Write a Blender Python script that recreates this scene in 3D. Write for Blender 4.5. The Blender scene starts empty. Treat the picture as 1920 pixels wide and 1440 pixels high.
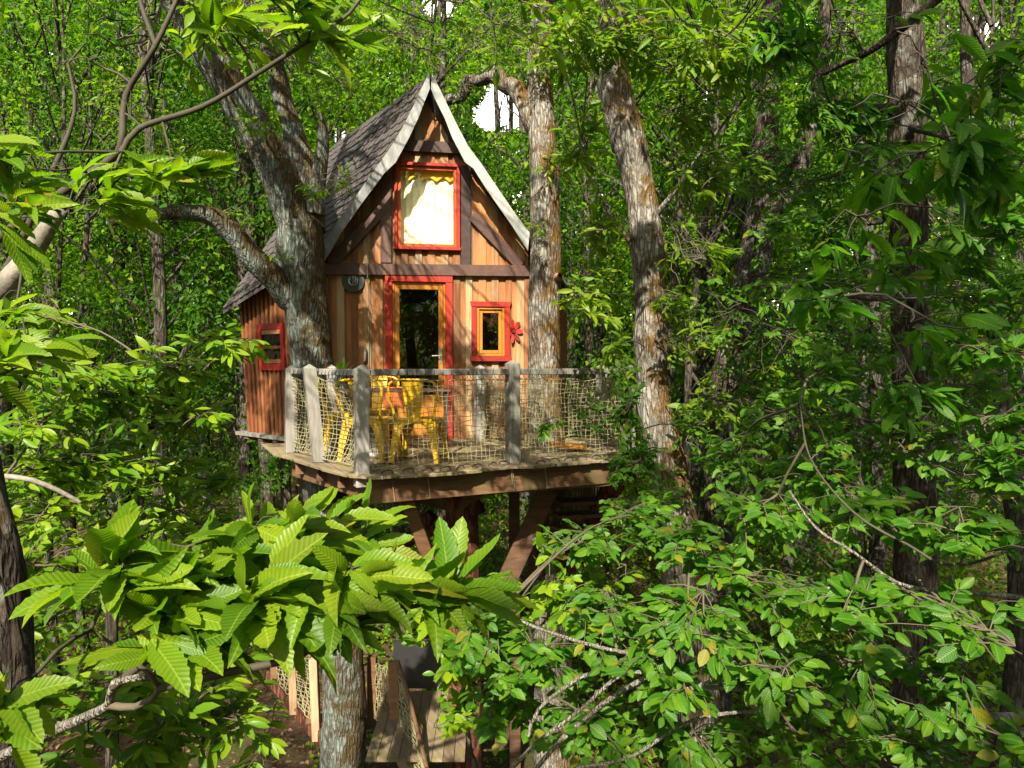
import bpy, math, random
import numpy as np
from mathutils import Vector, Matrix, noise

random.seed(7)
RNG = np.random.default_rng(7)
R = math.radians
sc = bpy.context.scene
col = sc.collection

# ------------------------------------------------------------------ camera
FPX = 1330.0                      # focal length in pixels of the 1920 px photograph
PITCH = R(-1.5)
CAM = np.array([0.0, 0.0, 6.0])
FWD = np.array([0, math.cos(PITCH), math.sin(PITCH)])
UP = np.array([0, -math.sin(PITCH), math.cos(PITCH)])
cd = bpy.data.cameras.new('camera')
cam = bpy.data.objects.new('camera', cd)
col.objects.link(cam)
cd.sensor_width = 36.0
cd.lens = FPX / 1920 * 36
cd.clip_start = 0.05
cd.clip_end = 600
cam.location = CAM
cam.rotation_euler = (math.pi / 2 + PITCH, 0, 0)
sc.camera = cam

# ------------------------------------------------------------------ sky, sun, exposure
SUN = np.array([-0.13, -0.76, 0.64]); SUN = SUN / np.linalg.norm(SUN)   # towards the sun
w = bpy.data.worlds.new('World')
sc.world = w
w.use_nodes = True
nt = w.node_tree
bg = nt.nodes['Background']
sky = nt.nodes.new('ShaderNodeTexSky')
sky.sky_type = 'NISHITA'
sky.sun_disc = False
sky.sun_elevation = math.asin(SUN[2])
sky.sun_rotation = math.atan2(SUN[0], SUN[1])
sky.air_density = 1.0
sky.dust_density = 4.0
nt.links.new(sky.outputs[0], bg.inputs[0])
bg.inputs[1].default_value = 0.085
sl = bpy.data.lights.new('sun', 'SUN')
sl.energy = 5.0
sl.angle = R(0.53)
sl.color = (1.0, 0.92, 0.76)
so = bpy.data.objects.new('sun', sl)
col.objects.link(so)
so.rotation_euler = Vector(SUN).to_track_quat('Z', 'Y').to_euler()
so.location = (0, -20, 40)
sc.view_settings.view_transform = 'Standard'
sc.view_settings.look = 'None'
sc.view_settings.exposure = 1.62
sc.view_settings.gamma = 1.0
sc.view_settings.use_curve_mapping = False
cy = sc.cycles
cy.max_bounces = 7
cy.diffuse_bounces = 4
cy.glossy_bounces = 3
cy.transmission_bounces = 4
cy.transparent_max_bounces = 6

# ------------------------------------------------------------------ geometry helpers
def P(px, py, d):
    """point of the place seen at photograph pixel (px, py), d metres ahead"""
    return CAM + d * (FWD + UP * ((720 - py) / FPX) + np.array([1.0, 0, 0]) * ((px - 960) / FPX))

def ray(px, py):
    return FWD + UP * ((720 - py) / FPX) + np.array([1.0, 0, 0]) * ((px - 960) / FPX)

def PZ(px, py, z):
    r = ray(px, py)
    return CAM + r * ((z - CAM[2]) / r[2])

def project(V):
    V = np.asarray(V) - CAM
    d = V @ FWD
    dd = np.where(d > 0.05, d, 0.05)
    return 960 + FPX * V[..., 0] / dd, 720 - FPX * (V @ UP) / dd, d

ROOT = {}
def loc_of(o):
    return ROOT.get(o.name, np.zeros(3)) if o is not None else np.zeros(3)

def tag(o, label=None, cat=None, group=None, kind=None):
    if label: o['label'] = label
    if cat: o['category'] = cat
    if group: o['group'] = group
    if kind: o['kind'] = kind
    return o

def thing(name, label, cat, loc=(0, 0, 0), rz=0.0, group=None):
    o = bpy.data.objects.new(name, None)
    o.empty_display_size = 0.2
    o.location = loc
    o.rotation_euler = (0, 0, rz)
    col.objects.link(o)
    ROOT[o.name] = np.array(loc, float) if rz == 0 else np.zeros(3)
    return tag(o, label, cat, group)

def link_mesh(name, me, mat, parent=None, kind=None):
    o = bpy.data.objects.new(name, me)
    col.objects.link(o)
    if mat is not None and not me.materials:
        me.materials.append(mat)
    if parent is not None:
        o.parent = parent
        ROOT[o.name] = loc_of(parent)
    if kind: o['kind'] = kind
    return o

def np_mesh(name, V, faces, nside, uv=None, rnd=None, smooth=False):
    """V (n,3), faces (m,nside) arrays -> mesh"""
    me = bpy.data.meshes.new(name)
    V = np.ascontiguousarray(V, dtype=np.float32)
    faces = np.ascontiguousarray(faces, dtype=np.int32)
    n, m = len(V), len(faces)
    me.vertices.add(n)
    me.vertices.foreach_set('co', V.ravel())
    me.loops.add(m * nside)
    me.loops.foreach_set('vertex_index', faces.ravel())
    me.polygons.add(m)
    me.polygons.foreach_set('loop_start', np.arange(0, m * nside, nside, dtype=np.int32))
    me.polygons.foreach_set('loop_total', np.full(m, nside, dtype=np.int32))
    if smooth:
        me.polygons.foreach_set('use_smooth', np.ones(m, dtype=bool))
    if uv is not None:
        l = me.uv_layers.new(name='UVMap')
        l.data.foreach_set('uv', np.ascontiguousarray(uv[faces.ravel()], dtype=np.float32).ravel())
    if rnd is not None:
        a = me.attributes.new('rnd', 'FLOAT', 'POINT')
        a.data.foreach_set('value', np.ascontiguousarray(rnd, dtype=np.float32))
    me.update(calc_edges=True)
    return me

class MB:
    def __init__(s):
        s.v = []; s.f = []; s.n = 0
    def add(s, V, F):
        s.v.extend([tuple(map(float, p)) for p in V])
        s.f.extend([tuple(i + s.n for i in f) for f in F])
        s.n += len(V)
    def box(s, c, ax, ay, az):
        """centre c and three half-axis vectors"""
        c, ax, ay, az = map(np.asarray, (c, ax, ay, az))
        V = [c + i * ax + j * ay + k * az for i in (-1, 1) for j in (-1, 1) for k in (-1, 1)]
        s.add(V, [(0, 1, 3, 2), (4, 6, 7, 5), (0, 4, 5, 1), (2, 3, 7, 6), (0, 2, 6, 4), (1, 5, 7, 3)])
    def bar(s, a, b, w, h, up=(0, 0, 1)):
        """square bar a->b, full width w (sideways) and height h"""
        a, b = np.asarray(a, float), np.asarray(b, float)
        d = b - a; L = np.linalg.norm(d); d = d / L
        u = np.asarray(up, float)
        sx = np.cross(d, u); sx /= np.linalg.norm(sx)
        uz = np.cross(sx, d)
        s.box((a + b) / 2, d * L / 2, sx * w / 2, uz * h / 2)
    def prism(s, pts, off):
        """polygon pts extruded by vector off"""
        pts = [np.asarray(p, float) for p in pts]; off = np.asarray(off, float); n = len(pts)
        V = pts + [p + off for p in pts]
        F = [tuple(range(n - 1, -1, -1)), tuple(range(n, 2 * n))] + [(i, (i + 1) % n, n + (i + 1) % n, n + i) for i in range(n)]
        s.add(V, F)
    def tube(s, pts, rad, seg=8, cap=True):
        V, F = tube_arrays(pts, rad, seg)
        n = len(pts)
        F = [tuple(f) for f in F]
        if cap:
            F.append(tuple(range(seg - 1, -1, -1))); F.append(tuple((n - 1) * seg + i for i in range(seg)))
        s.add(V, F)
    def build(s, name, mat, parent=None, smooth=False, bevel=0, kind=None, label=None):
        me = bpy.data.meshes.new(name)
        lo = loc_of(parent)
        me.from_pydata([(v[0] - lo[0], v[1] - lo[1], v[2] - lo[2]) for v in s.v], [], s.f)
        me.update()
        if smooth:
            me.polygons.foreach_set('use_smooth', [True] * len(me.polygons))
        o = link_mesh(name, me, mat, parent, kind)
        if bevel:
            b = o.modifiers.new('bevel', 'BEVEL'); b.width = bevel; b.segments = 1; b.limit_method = 'ANGLE'
        if label: o['label'] = label
        return o

def tube_arrays(pts, rad, seg):
    pts = np.asarray(pts, float); n = len(pts)
    rad = np.full(n, rad, float) if np.isscalar(rad) else np.asarray(rad, float)
    T = np.gradient(pts, axis=0); T /= np.maximum(np.linalg.norm(T, axis=1, keepdims=True), 1e-9)
    u = np.cross(T[0], [0.31, 0.52, 0.79]); u /= np.linalg.norm(u)
    U = np.zeros((n, 3))
    for i in range(n):
        u = u - T[i] * (u @ T[i]); u /= max(np.linalg.norm(u), 1e-9); U[i] = u
    Wv = np.cross(T, U)
    a = np.linspace(0, 2 * math.pi, seg, endpoint=False)
    V = pts[:, None, :] + rad[:, None, None] * (np.cos(a)[None, :, None] * U[:, None, :] + np.sin(a)[None, :, None] * Wv[:, None, :])
    i = np.arange(n - 1)[:, None] * seg; j = np.arange(seg)[None, :]; j2 = (j + 1) % seg
    F = np.stack([i + j, i + j2, i + seg + j2, i + seg + j], -1).reshape(-1, 4)
    return V.reshape(-1, 3), F

def smooth_path(pts, rad, step):
    """Catmull-Rom through pts with radii, resampled roughly every step metres"""
    pts = np.asarray(pts, float); rad = np.asarray(rad, float)
    if len(pts) == 2:
        n = max(2, int(np.linalg.norm(pts[1] - pts[0]) / step) + 1)
        t = np.linspace(0, 1, n)[:, None]
        return pts[0] * (1 - t) + pts[1] * t, np.interp(t[:, 0], [0, 1], rad)
    p = np.vstack([2 * pts[0] - pts[1], pts, 2 * pts[-1] - pts[-2]])
    out, ro = [], []
    for k in range(len(pts) - 1):
        p0, p1, p2, p3 = p[k:k + 4]
        n = max(2, int(np.linalg.norm(p2 - p1) / step))
        t = np.linspace(0, 1, n, endpoint=False)[:, None]
        out.append(0.5 * ((2 * p1) + (-p0 + p2) * t + (2 * p0 - 5 * p1 + 4 * p2 - p3) * t ** 2 + (-p0 + 3 * p1 - 3 * p2 + p3) * t ** 3))
        ro.append(rad[k] * (1 - t[:, 0]) + rad[k + 1] * t[:, 0])
    out.append(pts[-1:]); ro.append(rad[-1:])
    return np.vstack(out), np.concatenate(ro)

# ------------------------------------------------------------------ materials
def nodes_mat(name):
    m = bpy.data.materials.new(name); m.use_nodes = True
    t = m.node_tree
    for n in list(t.nodes): t.nodes.remove(n)
    out = t.nodes.new('ShaderNodeOutputMaterial')
    return m, t, out

class NT:
    def __init__(s, t): s.t = t
    def n(s, typ, **kw):
        x = s.t.nodes.new('ShaderNode' + typ)
        for k, v in kw.items(): setattr(x, k, v)
        return x
    def l(s, a, b): s.t.links.new(a, b)
    def noise(s, vec, scale, detail=4, rough=0.55, dist=0.0):
        x = s.n('TexNoise'); x.inputs['Scale'].default_value = scale; x.inputs['Detail'].default_value = detail
        x.inputs['Roughness'].default_value = rough; x.inputs['Distortion'].default_value = dist
        s.l(vec, x.inputs['Vector']); return x.outputs[0]
    def mapping(s, vec, scale=(1, 1, 1), rot=(0, 0, 0)):
        x = s.n('Mapping'); x.inputs['Scale'].default_value = scale; x.inputs['Rotation'].default_value = rot
        s.l(vec, x.inputs['Vector']); return x.outputs[0]
    def ramp(s, fac, stops):
        x = s.n('ValToRGB'); e = x.color_ramp.elements
        while len(e) < len(stops): e.new(0.5)
        for i, (p, c) in enumerate(stops):
            e[i].position = p; e[i].color = (*c, 1) if not np.isscalar(c) else (c, c, c, 1)
        s.l(fac, x.inputs[0]); return x.outputs[0]
    def math(s, op, a, b=None, clamp=False):
        x = s.n('Math', operation=op, use_clamp=clamp)
        for i, v in enumerate((a, b)):
            if v is None: continue
            if np.isscalar(v): x.inputs[i].default_value = v
            else: s.l(v, x.inputs[i])
        return x.outputs[0]
    def mix(s, fac, a, b, mode='MIX'):
        x = s.n('Mix', data_type='RGBA', blend_type=mode)
        for sock, v in ((x.inputs[0], fac), (x.inputs[6], a), (x.inputs[7], b)):
            if isinstance(v, (tuple, list)): sock.default_value = (*v, 1)
            elif np.isscalar(v): sock.default_value = v
            else: s.l(v, sock)
        return x.outputs[2]
    def bump(s, h, strength=0.5, dist=0.01):
        x = s.n('Bump'); x.inputs['Strength'].default_value = strength; x.inputs['Distance'].default_value = dist
        s.l(h, x.inputs['Height']); return x.outputs[0]

def wood(name, cols, grain=(22, 22, 1.3), rz=0.0, rough=0.7, stain=None, spread=0.35, moss=None, tint=(1, 1, 1)):
    m, t, out = nodes_mat(name); k = NT(t)
    tc = k.n('TexCoord'); oi = k.n('ObjectInfo')
    off = k.n('VectorMath', operation='ADD')
    k.l(tc.outputs['Object'], off.inputs[0])
    cx = k.n('CombineXYZ'); rm = k.math('MULTIPLY', oi.outputs['Random'], 37.0)
    k.l(rm, cx.inputs[0]); k.l(rm, cx.inputs[1]); k.l(rm, cx.inputs[2]); k.l(cx.outputs[0], off.inputs[1])
    v = k.mapping(off.outputs[0], (1, 1, 1), (0, 0, rz))
    g = k.mapping(v, grain)
    n1 = k.noise(g, 1.0, 6, 0.6, 0.6)
    n2 = k.noise(g, 4.0, 3, 0.6)
    n3 = k.noise(tc.outputs['Object'], 2.2, 3)
    f = k.math('ADD', k.math('MULTIPLY', n1, 0.7), k.math('MULTIPLY', n2, 0.3))
    f = k.math('ADD', f, k.math('MULTIPLY', k.math('SUBTRACT', oi.outputs['Random'], 0.5), spread))
    c = k.ramp(f, [(0.28 + 0.44 * i / (len(cols) - 1), x) for i, x in enumerate(cols)])
    if stain:
        c = k.mix(k.math('MULTIPLY', k.ramp(n3, [(0.5, 0.0), (0.68, 1.0)]), 0.7), c, stain)
    if moss:
        n4 = k.noise(tc.outputs['Object'], 5.0, 5, 0.7)
        c = k.mix(k.ramp(n4, [(0.5, 0.0), (0.62, 0.8)]), c, moss)
    b = k.n('BsdfPrincipled'); k.l(c, b.inputs['Base Color'])
    b.inputs['Roughness'].default_value = rough
    b.inputs['Specular IOR Level'].default_value = 0.3
    k.l(k.bump(f, 0.5, 0.006), b.inputs['Normal'])
    k.l(b.outputs[0], out.inputs[0])
    return m

def plain(name, c, rough=0.5, metal=0.0, var=0.25, nscale=20, bump=0.1, spec=0.5):
    m, t, out = nodes_mat(name); k = NT(t)
    tc = k.n('TexCoord')
    n = k.noise(tc.outputs['Object'], nscale, 5, 0.6)
    n2 = k.noise(tc.outputs['Object'], nscale * 0.15, 3, 0.6)
    f = k.math('ADD', k.math('MULTIPLY', n, 0.5), k.math('MULTIPLY', n2, 0.5))
    c0 = tuple(x * (1 - var) for x in c); c1 = tuple(min(1, x * (1 + var)) for x in c)
    b = k.n('BsdfPrincipled'); k.l(k.ramp(f, [(0.3, c0), (0.7, c1)]), b.inputs['Base Color'])
    b.inputs['Roughness'].default_value = rough; b.inputs['Metallic'].default_value = metal
    b.inputs['Specular IOR Level'].default_value = spec
    if bump: k.l(k.bump(n, bump, 0.004), b.inputs['Normal'])
    k.l(b.outputs[0], out.inputs[0]); return m

def bark(name, dark, mid, lichen, moss, lichen_amt=0.5, moss_amt=0.5, scale=1.0):
    m, t, out = nodes_mat(name); k = NT(t)
    tc = k.n('TexCoord'); v = tc.outputs['Object']
    g = k.mapping(v, (24 * scale, 24 * scale, 5 * scale))
    vo = k.n('TexVoronoi', feature='DISTANCE_TO_EDGE'); vo.inputs['Scale'].default_value = 1.0
    wv = k.n('VectorMath', operation='ADD'); k.l(g, wv.inputs[0])
    nz = k.n('TexNoise'); nz.inputs['Scale'].default_value = 0.8; nz.inputs['Detail'].default_value = 3; k.l(g, nz.inputs['Vector'])
    sc_ = k.n('VectorMath', operation='SCALE'); sc_.inputs['Scale'].default_value = 1.6; k.l(nz.outputs['Color'], sc_.inputs[0])
    k.l(sc_.outputs[0], wv.inputs[1]); k.l(wv.outputs[0], vo.inputs['Vector'])
    crack = k.ramp(vo.outputs['Distance'], [(0.0, 0.0), (0.28, 1.0)])
    fine = k.noise(k.mapping(v, (70, 70, 22)), 1.0, 5, 0.7)
    f = k.math('ADD', k.math('MULTIPLY', crack, 0.6), k.math('MULTIPLY', fine, 0.5))
    c = k.ramp(f, [(0.2, dark), (0.85, mid)])
    ln = k.noise(v, 4.5, 7, 0.75, 0.3)
    la = k.math('MULTIPLY', k.ramp(ln, [(0.60 - 0.22 * lichen_amt, 0.0), (0.66 - 0.16 * lichen_amt, 1.0)]), k.math('ADD', k.math('MULTIPLY', crack, 0.6), 0.3))
    c = k.mix(la, c, k.mix(fine, tuple(x * 0.55 for x in lichen), lichen))
    mn = k.noise(v, 3.0, 8, 0.78, 0.3)
    ge = k.n('NewGeometry'); sx = k.n('SeparateXYZ'); k.l(ge.outputs['Normal'], sx.inputs[0])
    mn = k.math('ADD', mn, k.math('MULTIPLY', sx.outputs['X'], 0.10))
    mn = k.math('ADD', mn, k.math('MULTIPLY', sx.outputs['Z'], 0.10))
    ma = k.ramp(mn, [(0.70 - 0.25 * moss_amt, 0.0), (0.80 - 0.25 * moss_amt, 0.9)])
    c = k.mix(ma, c, k.mix(fine, tuple(x * 0.4 for x in moss), moss))
    b = k.n('BsdfPrincipled'); k.l(c, b.inputs['Base Color'])
    b.inputs['Roughness'].default_value = 0.9; b.inputs['Specular IOR Level'].default_value = 0.15
    k.l(k.bump(f, 1.0, 0.03), b.inputs['Normal'])
    k.l(b.outputs[0], out.inputs[0]); return m

def leafmat(name, cols, tcols, veins=True, trans=0.42, rough=0.42, nveins=13, fleck=None, spec=0.4):
    m, t, out = nodes_mat(name); k = NT(t)
    at = k.n('Attribute', attribute_name='rnd'); oi = k.n('ObjectInfo')
    r = k.math('FRACT', k.math('ADD', at.outputs['Fac'], oi.outputs['Random']))
    c = k.ramp(r, [(0.96 * i / (len(cols) - 1), x) for i, x in enumerate(cols)] + ([(0.975, (0.20, 0.19, 0.012)), (1.0, (0.20, 0.15, 0.016))] if veins else []))
    tcl = k.ramp(r, [(i / (len(tcols) - 1), x) for i, x in enumerate(tcols)])
    b = k.n('BsdfPrincipled')
    b.inputs['Roughness'].default_value = rough; b.inputs['Specular IOR Level'].default_value = spec
    tr = k.n('BsdfTranslucent')
    if veins:
        uv = k.n('UVMap'); sp = k.n('SeparateXYZ'); k.l(uv.outputs[0], sp.inputs[0])
        ax = k.math('ABSOLUTE', k.math('SUBTRACT', sp.outputs[0], 0.5))
        s_ = k.math('SUBTRACT', sp.outputs[1], k.math('MULTIPLY', ax, 0.35))
        w_ = k.math('SINE', k.math('MULTIPLY', s_, nveins * 2 * math.pi))
        h = k.math('ADD', k.math('MULTIPLY', w_, 0.5), 0.5)
        line = k.math('POWER', h, 6.0)
        mid = k.ramp(ax, [(0.012, 1.0), (0.03, 0.0)])
        ln = k.math('MAXIMUM', k.math('MULTIPLY', line, 0.22), mid)
        lc = k.mix(0.45, c, (0.30, 0.38, 0.05))
        tc = k.n('TexCoord'); tn = k.noise(tc.outputs['Object'], 2.6, 4, 0.6)
        c = k.mix(k.ramp(tn, [(0.35, 0.0), (0.65, 0.3)]), c, tuple(x * 0.6 for x in cols[0]))
        sp_ = k.noise(tc.outputs['Object'], 16.0, 2, 0.5)
        c = k.mix(k.ramp(sp_, [(0.72, 0.0), (0.76, 0.8)]), c, (0.10, 0.06, 0.015))
        c = k.mix(ln, c, lc)
        c = k.mix(k.math('MULTIPLY', k.math('POWER', k.math('SUBTRACT', 1.0, h), 4.0), 0.18), c, tuple(x * 0.55 for x in cols[0]))
        tcl = k.mix(k.math('MULTIPLY', ln, 0.35), tcl, tuple(x * 0.6 for x in tcols[0]))
        nb = k.bump(h, 0.22, 0.004); k.l(nb, b.inputs['Normal']); k.l(nb, tr.inputs['Normal'])
    k.l(c, b.inputs['Base Color']); k.l(tcl, tr.inputs['Color'])
    mx = k.n('MixShader'); mx.inputs[0].default_value = trans
    k.l(b.outputs[0], mx.inputs[1]); k.l(tr.outputs[0], mx.inputs[2]); k.l(mx.outputs[0], out.inputs[0])
    return m

def glass(name, tint=(0.9, 0.95, 0.93), refl=0.08):
    m, t, out = nodes_mat(name); k = NT(t)
    lw = k.n('LayerWeight'); lw.inputs[0].default_value = 0.5
    f = k.math('ADD', k.math('MULTIPLY', k.math('POWER', lw.outputs['Facing'], 5.0), 0.9), refl, True)
    g = k.n('BsdfGlossy'); g.inputs['Roughness'].default_value = 0.01
    tr = k.n('BsdfTransparent'); tr.inputs[0].default_value = (*tint, 1)
    mx = k.n('MixShader'); k.l(f, mx.inputs[0]); k.l(tr.outputs[0], mx.inputs[1]); k.l(g.outputs[0], mx.inputs[2])
    k.l(mx.outputs[0], out.inputs[0]); return m

M = {}
M['cedar'] = wood('cedar boards', [(0.10, 0.034, 0.010), (0.235, 0.092, 0.028), (0.335, 0.155, 0.055)], stain=(0.17, 0.10, 0.05))
M['cedar_grey'] = wood('weathered cedar battens', [(0.17, 0.08, 0.032), (0.29, 0.16, 0.068), (0.36, 0.245, 0.13)], stain=(0.24, 0.2, 0.14))
M['side'] = wood('orange side boards', [(0.10, 0.032, 0.012), (0.18, 0.062, 0.022), (0.24, 0.10, 0.038)])
M['beam'] = wood('dark brown timber', [(0.022, 0.011, 0.009), (0.055, 0.026, 0.02), (0.085, 0.042, 0.03)], grain=(14, 14, 14), rough=0.55)
M['red'] = wood('red painted wood', [(0.15, 0.007, 0.003), (0.25, 0.011, 0.004), (0.31, 0.022, 0.006)], rough=0.6, stain=(0.11, 0.014, 0.008))
M['joinery'] = wood('varnished orange joinery', [(0.20, 0.062, 0.009), (0.31, 0.108, 0.014), (0.38, 0.155, 0.026)], rough=0.35)
M['orange_red'] = wood('orange red varnished sash', [(0.20, 0.03, 0.006), (0.34, 0.06, 0.009), (0.40, 0.09, 0.015)], rough=0.4)
M['barge'] = wood('weathered white barge boards', [(0.12, 0.122, 0.118), (0.22, 0.222, 0.215), (0.30, 0.30, 0.285)], grain=(12, 12, 5), stain=(0.12, 0.14, 0.13))
M['shingle'] = plain('grey brown bitumen shingles', (0.064, 0.056, 0.053), 0.95, var=0.5, nscale=60, bump=0.4, spec=0.15)
M['deck'] = wood('weathered deck boards', [(0.08, 0.057, 0.036), (0.16, 0.12, 0.075), (0.23, 0.18, 0.11)], grain=(22, 1.3, 22), rz=R(-25.7), moss=(0.12, 0.115, 0.028))
M['frame'] = wood('brown deck framing', [(0.05, 0.024, 0.012), (0.105, 0.052, 0.025), (0.17, 0.092, 0.046)], grain=(3, 3, 24), stain=(0.12, 0.09, 0.04))
M['post'] = wood('silver grey posts', [(0.11, 0.1, 0.088), (0.19, 0.175, 0.155), (0.28, 0.258, 0.235)], grain=(26, 26, 2.0), stain=(0.15, 0.17, 0.13))
M['log'] = bark('red brown peeled log', (0.035, 0.012, 0.008), (0.17, 0.062, 0.034), (0.22, 0.12, 0.075), (0.07, 0.022, 0.014), 0.35, 0.6, 0.45)
M['pale'] = wood('pale new timber', [(0.20, 0.11, 0.06), (0.30, 0.18, 0.105), (0.38, 0.26, 0.16)], grain=(26, 26, 2.0))
M['net'] = plain('beige rope net', (0.20, 0.18, 0.10), 0.95, var=0.4, nscale=40, bump=0.2, spec=0.1)
M['cord'] = plain('black cord', (0.02, 0.02, 0.02), 0.7)
M['yellow'] = plain('yellow painted steel', (0.62, 0.36, 0.012), 0.32, var=0.12, nscale=9, bump=0.02)
M['black'] = plain('black painted metal', (0.018, 0.017, 0.017), 0.45)
M['steel'] = plain('brushed steel', (0.55, 0.55, 0.55), 0.3, 1.0, var=0.1)
M['orange'] = plain('orange fabric', (0.62, 0.13, 0.02), 0.9, nscale=60)
M['white'] = plain('white cloth', (0.72, 0.70, 0.66), 0.9, var=0.12)
M['curtain'] = plain('yellow curtain cloth', (0.88, 0.80, 0.54), 0.9, var=0.04, nscale=30, bump=0.1)
M['valance'] = plain('golden curtain edge', (0.75, 0.40, 0.03), 0.9, var=0.08)
M['dark_room'] = plain('dark inner boarding', (0.03, 0.022, 0.016), 0.9)
M['glass'] = glass('window glass', (0.95, 0.96, 0.95), 0.035)
M['door_glass'] = glass('dark door glass', (0.45, 0.5, 0.45), 0.05)
M['jar'] = glass('blue green jar glass', (0.55, 0.8, 0.82), 0.05)
M['bark'] = bark('grey lichened bark', (0.028, 0.021, 0.015), (0.11, 0.09, 0.07), (0.21, 0.26, 0.23), (0.07, 0.042, 0.010), 0.85, 0.82)
M['bark_pale'] = bark('pale mossy bark', (0.035, 0.025, 0.017), (0.14, 0.11, 0.08), (0.36, 0.34, 0.30), (0.15, 0.078, 0.010), 0.8, 0.80)
M['bark_dark'] = bark('dark furrowed bark', (0.02, 0.015, 0.012), (0.085, 0.063, 0.048), (0.25, 0.25, 0.22), (0.11, 0.065, 0.02), 0.35, 0.3)
M['bark_far'] = bark('plain woodland bark', (0.022, 0.017, 0.013), (0.085, 0.07, 0.055), (0.16, 0.16, 0.135), (0.12, 0.08, 0.02), 0.4, 0.3, 0.7)
M['branch_pale'] = bark('pale branch bark', (0.17, 0.145, 0.115), (0.26, 0.23, 0.19), (0.33, 0.32, 0.29), (0.10, 0.075, 0.03), 0.6, 0.3, 2.2)
M['twig'] = plain('grey brown twigs', (0.075, 0.06, 0.038), 0.8, var=0.4, nscale=25)
M['twig_pale'] = plain('pale grey branches', (0.19, 0.165, 0.135), 0.85, var=0.6, nscale=45, bump=0.8)
M['twig_dark'] = plain('dark twigs', (0.04, 0.032, 0.02), 0.8, var=0.4, nscale=25)
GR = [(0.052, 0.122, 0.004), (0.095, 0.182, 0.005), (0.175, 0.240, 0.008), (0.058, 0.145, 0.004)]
TR = [(0.14, 0.34, 0.004), (0.22, 0.44, 0.006), (0.34, 0.50, 0.010), (0.16, 0.37, 0.005)]
M['chestnut'] = leafmat('chestnut leaf', GR, TR, nveins=14, spec=0.28, rough=0.45)
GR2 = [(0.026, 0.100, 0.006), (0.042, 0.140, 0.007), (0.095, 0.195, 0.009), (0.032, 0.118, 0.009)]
TR2 = [(0.07, 0.29, 0.006), (0.11, 0.36, 0.008), (0.20, 0.45, 0.010), (0.08, 0.31, 0.009)]
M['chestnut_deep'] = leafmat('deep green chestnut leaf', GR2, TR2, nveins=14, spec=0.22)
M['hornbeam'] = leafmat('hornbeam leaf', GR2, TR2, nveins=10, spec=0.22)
M['smallleaf'] = leafmat('small bright leaf', [(a * 1.1, b * 1.12, c) for a, b, c in GR], TR, veins=False, spec=0.3)
GR3 = [(0.034, 0.106, 0.004), (0.070, 0.158, 0.005), (0.145, 0.222, 0.007), (0.040, 0.122, 0.004)]
TR3 = [(0.10, 0.31, 0.005), (0.16, 0.40, 0.006), (0.28, 0.48, 0.008), (0.12, 0.33, 0.005)]
GR4 = [(0.018, 0.066, 0.005), (0.030, 0.092, 0.006), (0.055, 0.125, 0.007), (0.022, 0.075, 0.005)]
TR4 = [(0.05, 0.18, 0.005), (0.08, 0.24, 0.006), (0.14, 0.31, 0.007), (0.06, 0.20, 0.005)]
M['woodleaf_shade'] = leafmat('shaded woodland leaf', GR4, TR4, veins=False, rough=0.55, spec=0.15)  # woodland leaf with shade put into its colour, for the darker trees
M['woodleaf'] = leafmat('woodland leaf', GR3, TR3, veins=False, rough=0.6, spec=0.1)
M['litterleaf'] = leafmat('fallen leaf', [(0.10, 0.055, 0.03), (0.18, 0.10, 0.055), (0.24, 0.15, 0.09)], [(0.1, 0.05, 0.02), (0.15, 0.08, 0.03)], veins=False, trans=0.15)

def ground_mat():
    m, t, out = nodes_mat('leaf litter soil'); k = NT(t)
    tc = k.n('TexCoord'); v = tc.outputs['Object']
    a = k.noise(v, 14, 8, 0.75); b_ = k.noise(v, 0.35, 4, 0.6); c_ = k.noise(v, 55, 4, 0.7)
    c = k.ramp(k.math('ADD', k.math('MULTIPLY', a, 0.6), k.math('MULTIPLY', c_, 0.4)), [(0.32, (0.022, 0.014, 0.009)), (0.5, (0.075, 0.043, 0.026)), (0.7, (0.17, 0.10, 0.065))])
    c = k.mix(k.math('MULTIPLY', k.ramp(b_, [(0.48, 0.0), (0.6, 1.0)]), k.ramp(a, [(0.4, 0.2), (0.6, 0.9)])), c, (0.035, 0.06, 0.012))
    b = k.n('BsdfPrincipled'); k.l(c, b.inputs['Base Color']); b.inputs['Roughness'].default_value = 0.95
    b.inputs['Specular IOR Level'].default_value = 0.1
    k.l(k.bump(a, 1.0, 0.06), b.inputs['Normal']); k.l(b.outputs[0], out.inputs[0]); return m
M['ground'] = ground_mat()

# ------------------------------------------------------------------ ground
def ground_z(x, y):
    r = np.maximum(0, np.hypot(x, y - 8) - 14)
    return 0.18 * np.sin(x * 0.35 + 1) * np.cos(y * 0.28) + 0.07 * np.sin(x * 1.1) * np.sin(y * 0.9 + 2) + 0.05 * r * (y > 0) * np.minimum(1, np.maximum(0, y - 8) / 30)

gx = np.concatenate([np.linspace(-250, -41, 18), np.arange(-40, 40.1, 1.0), np.linspace(41, 250, 18)])
gy = np.concatenate([np.linspace(-200, -31, 14), np.arange(-30, 60.1, 1.0), np.linspace(61, 330, 22)])
X, Y = np.meshgrid(gx, gy)
Z = ground_z(X, Y)
Z = np.minimum(Z, 6.0)
nx, ny = len(gx), len(gy)
I = np.arange(nx * ny).reshape(ny, nx)
Fg = np.stack([I[:-1, :-1], I[:-1, 1:], I[1:, 1:], I[1:, :-1]], -1).reshape(-1, 4)
g = link_mesh('ground', np_mesh('ground', np.stack([X, Y, Z], -1).reshape(-1, 3), Fg, 4, smooth=True), M['ground'])
g['kind'] = 'structure'

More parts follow.
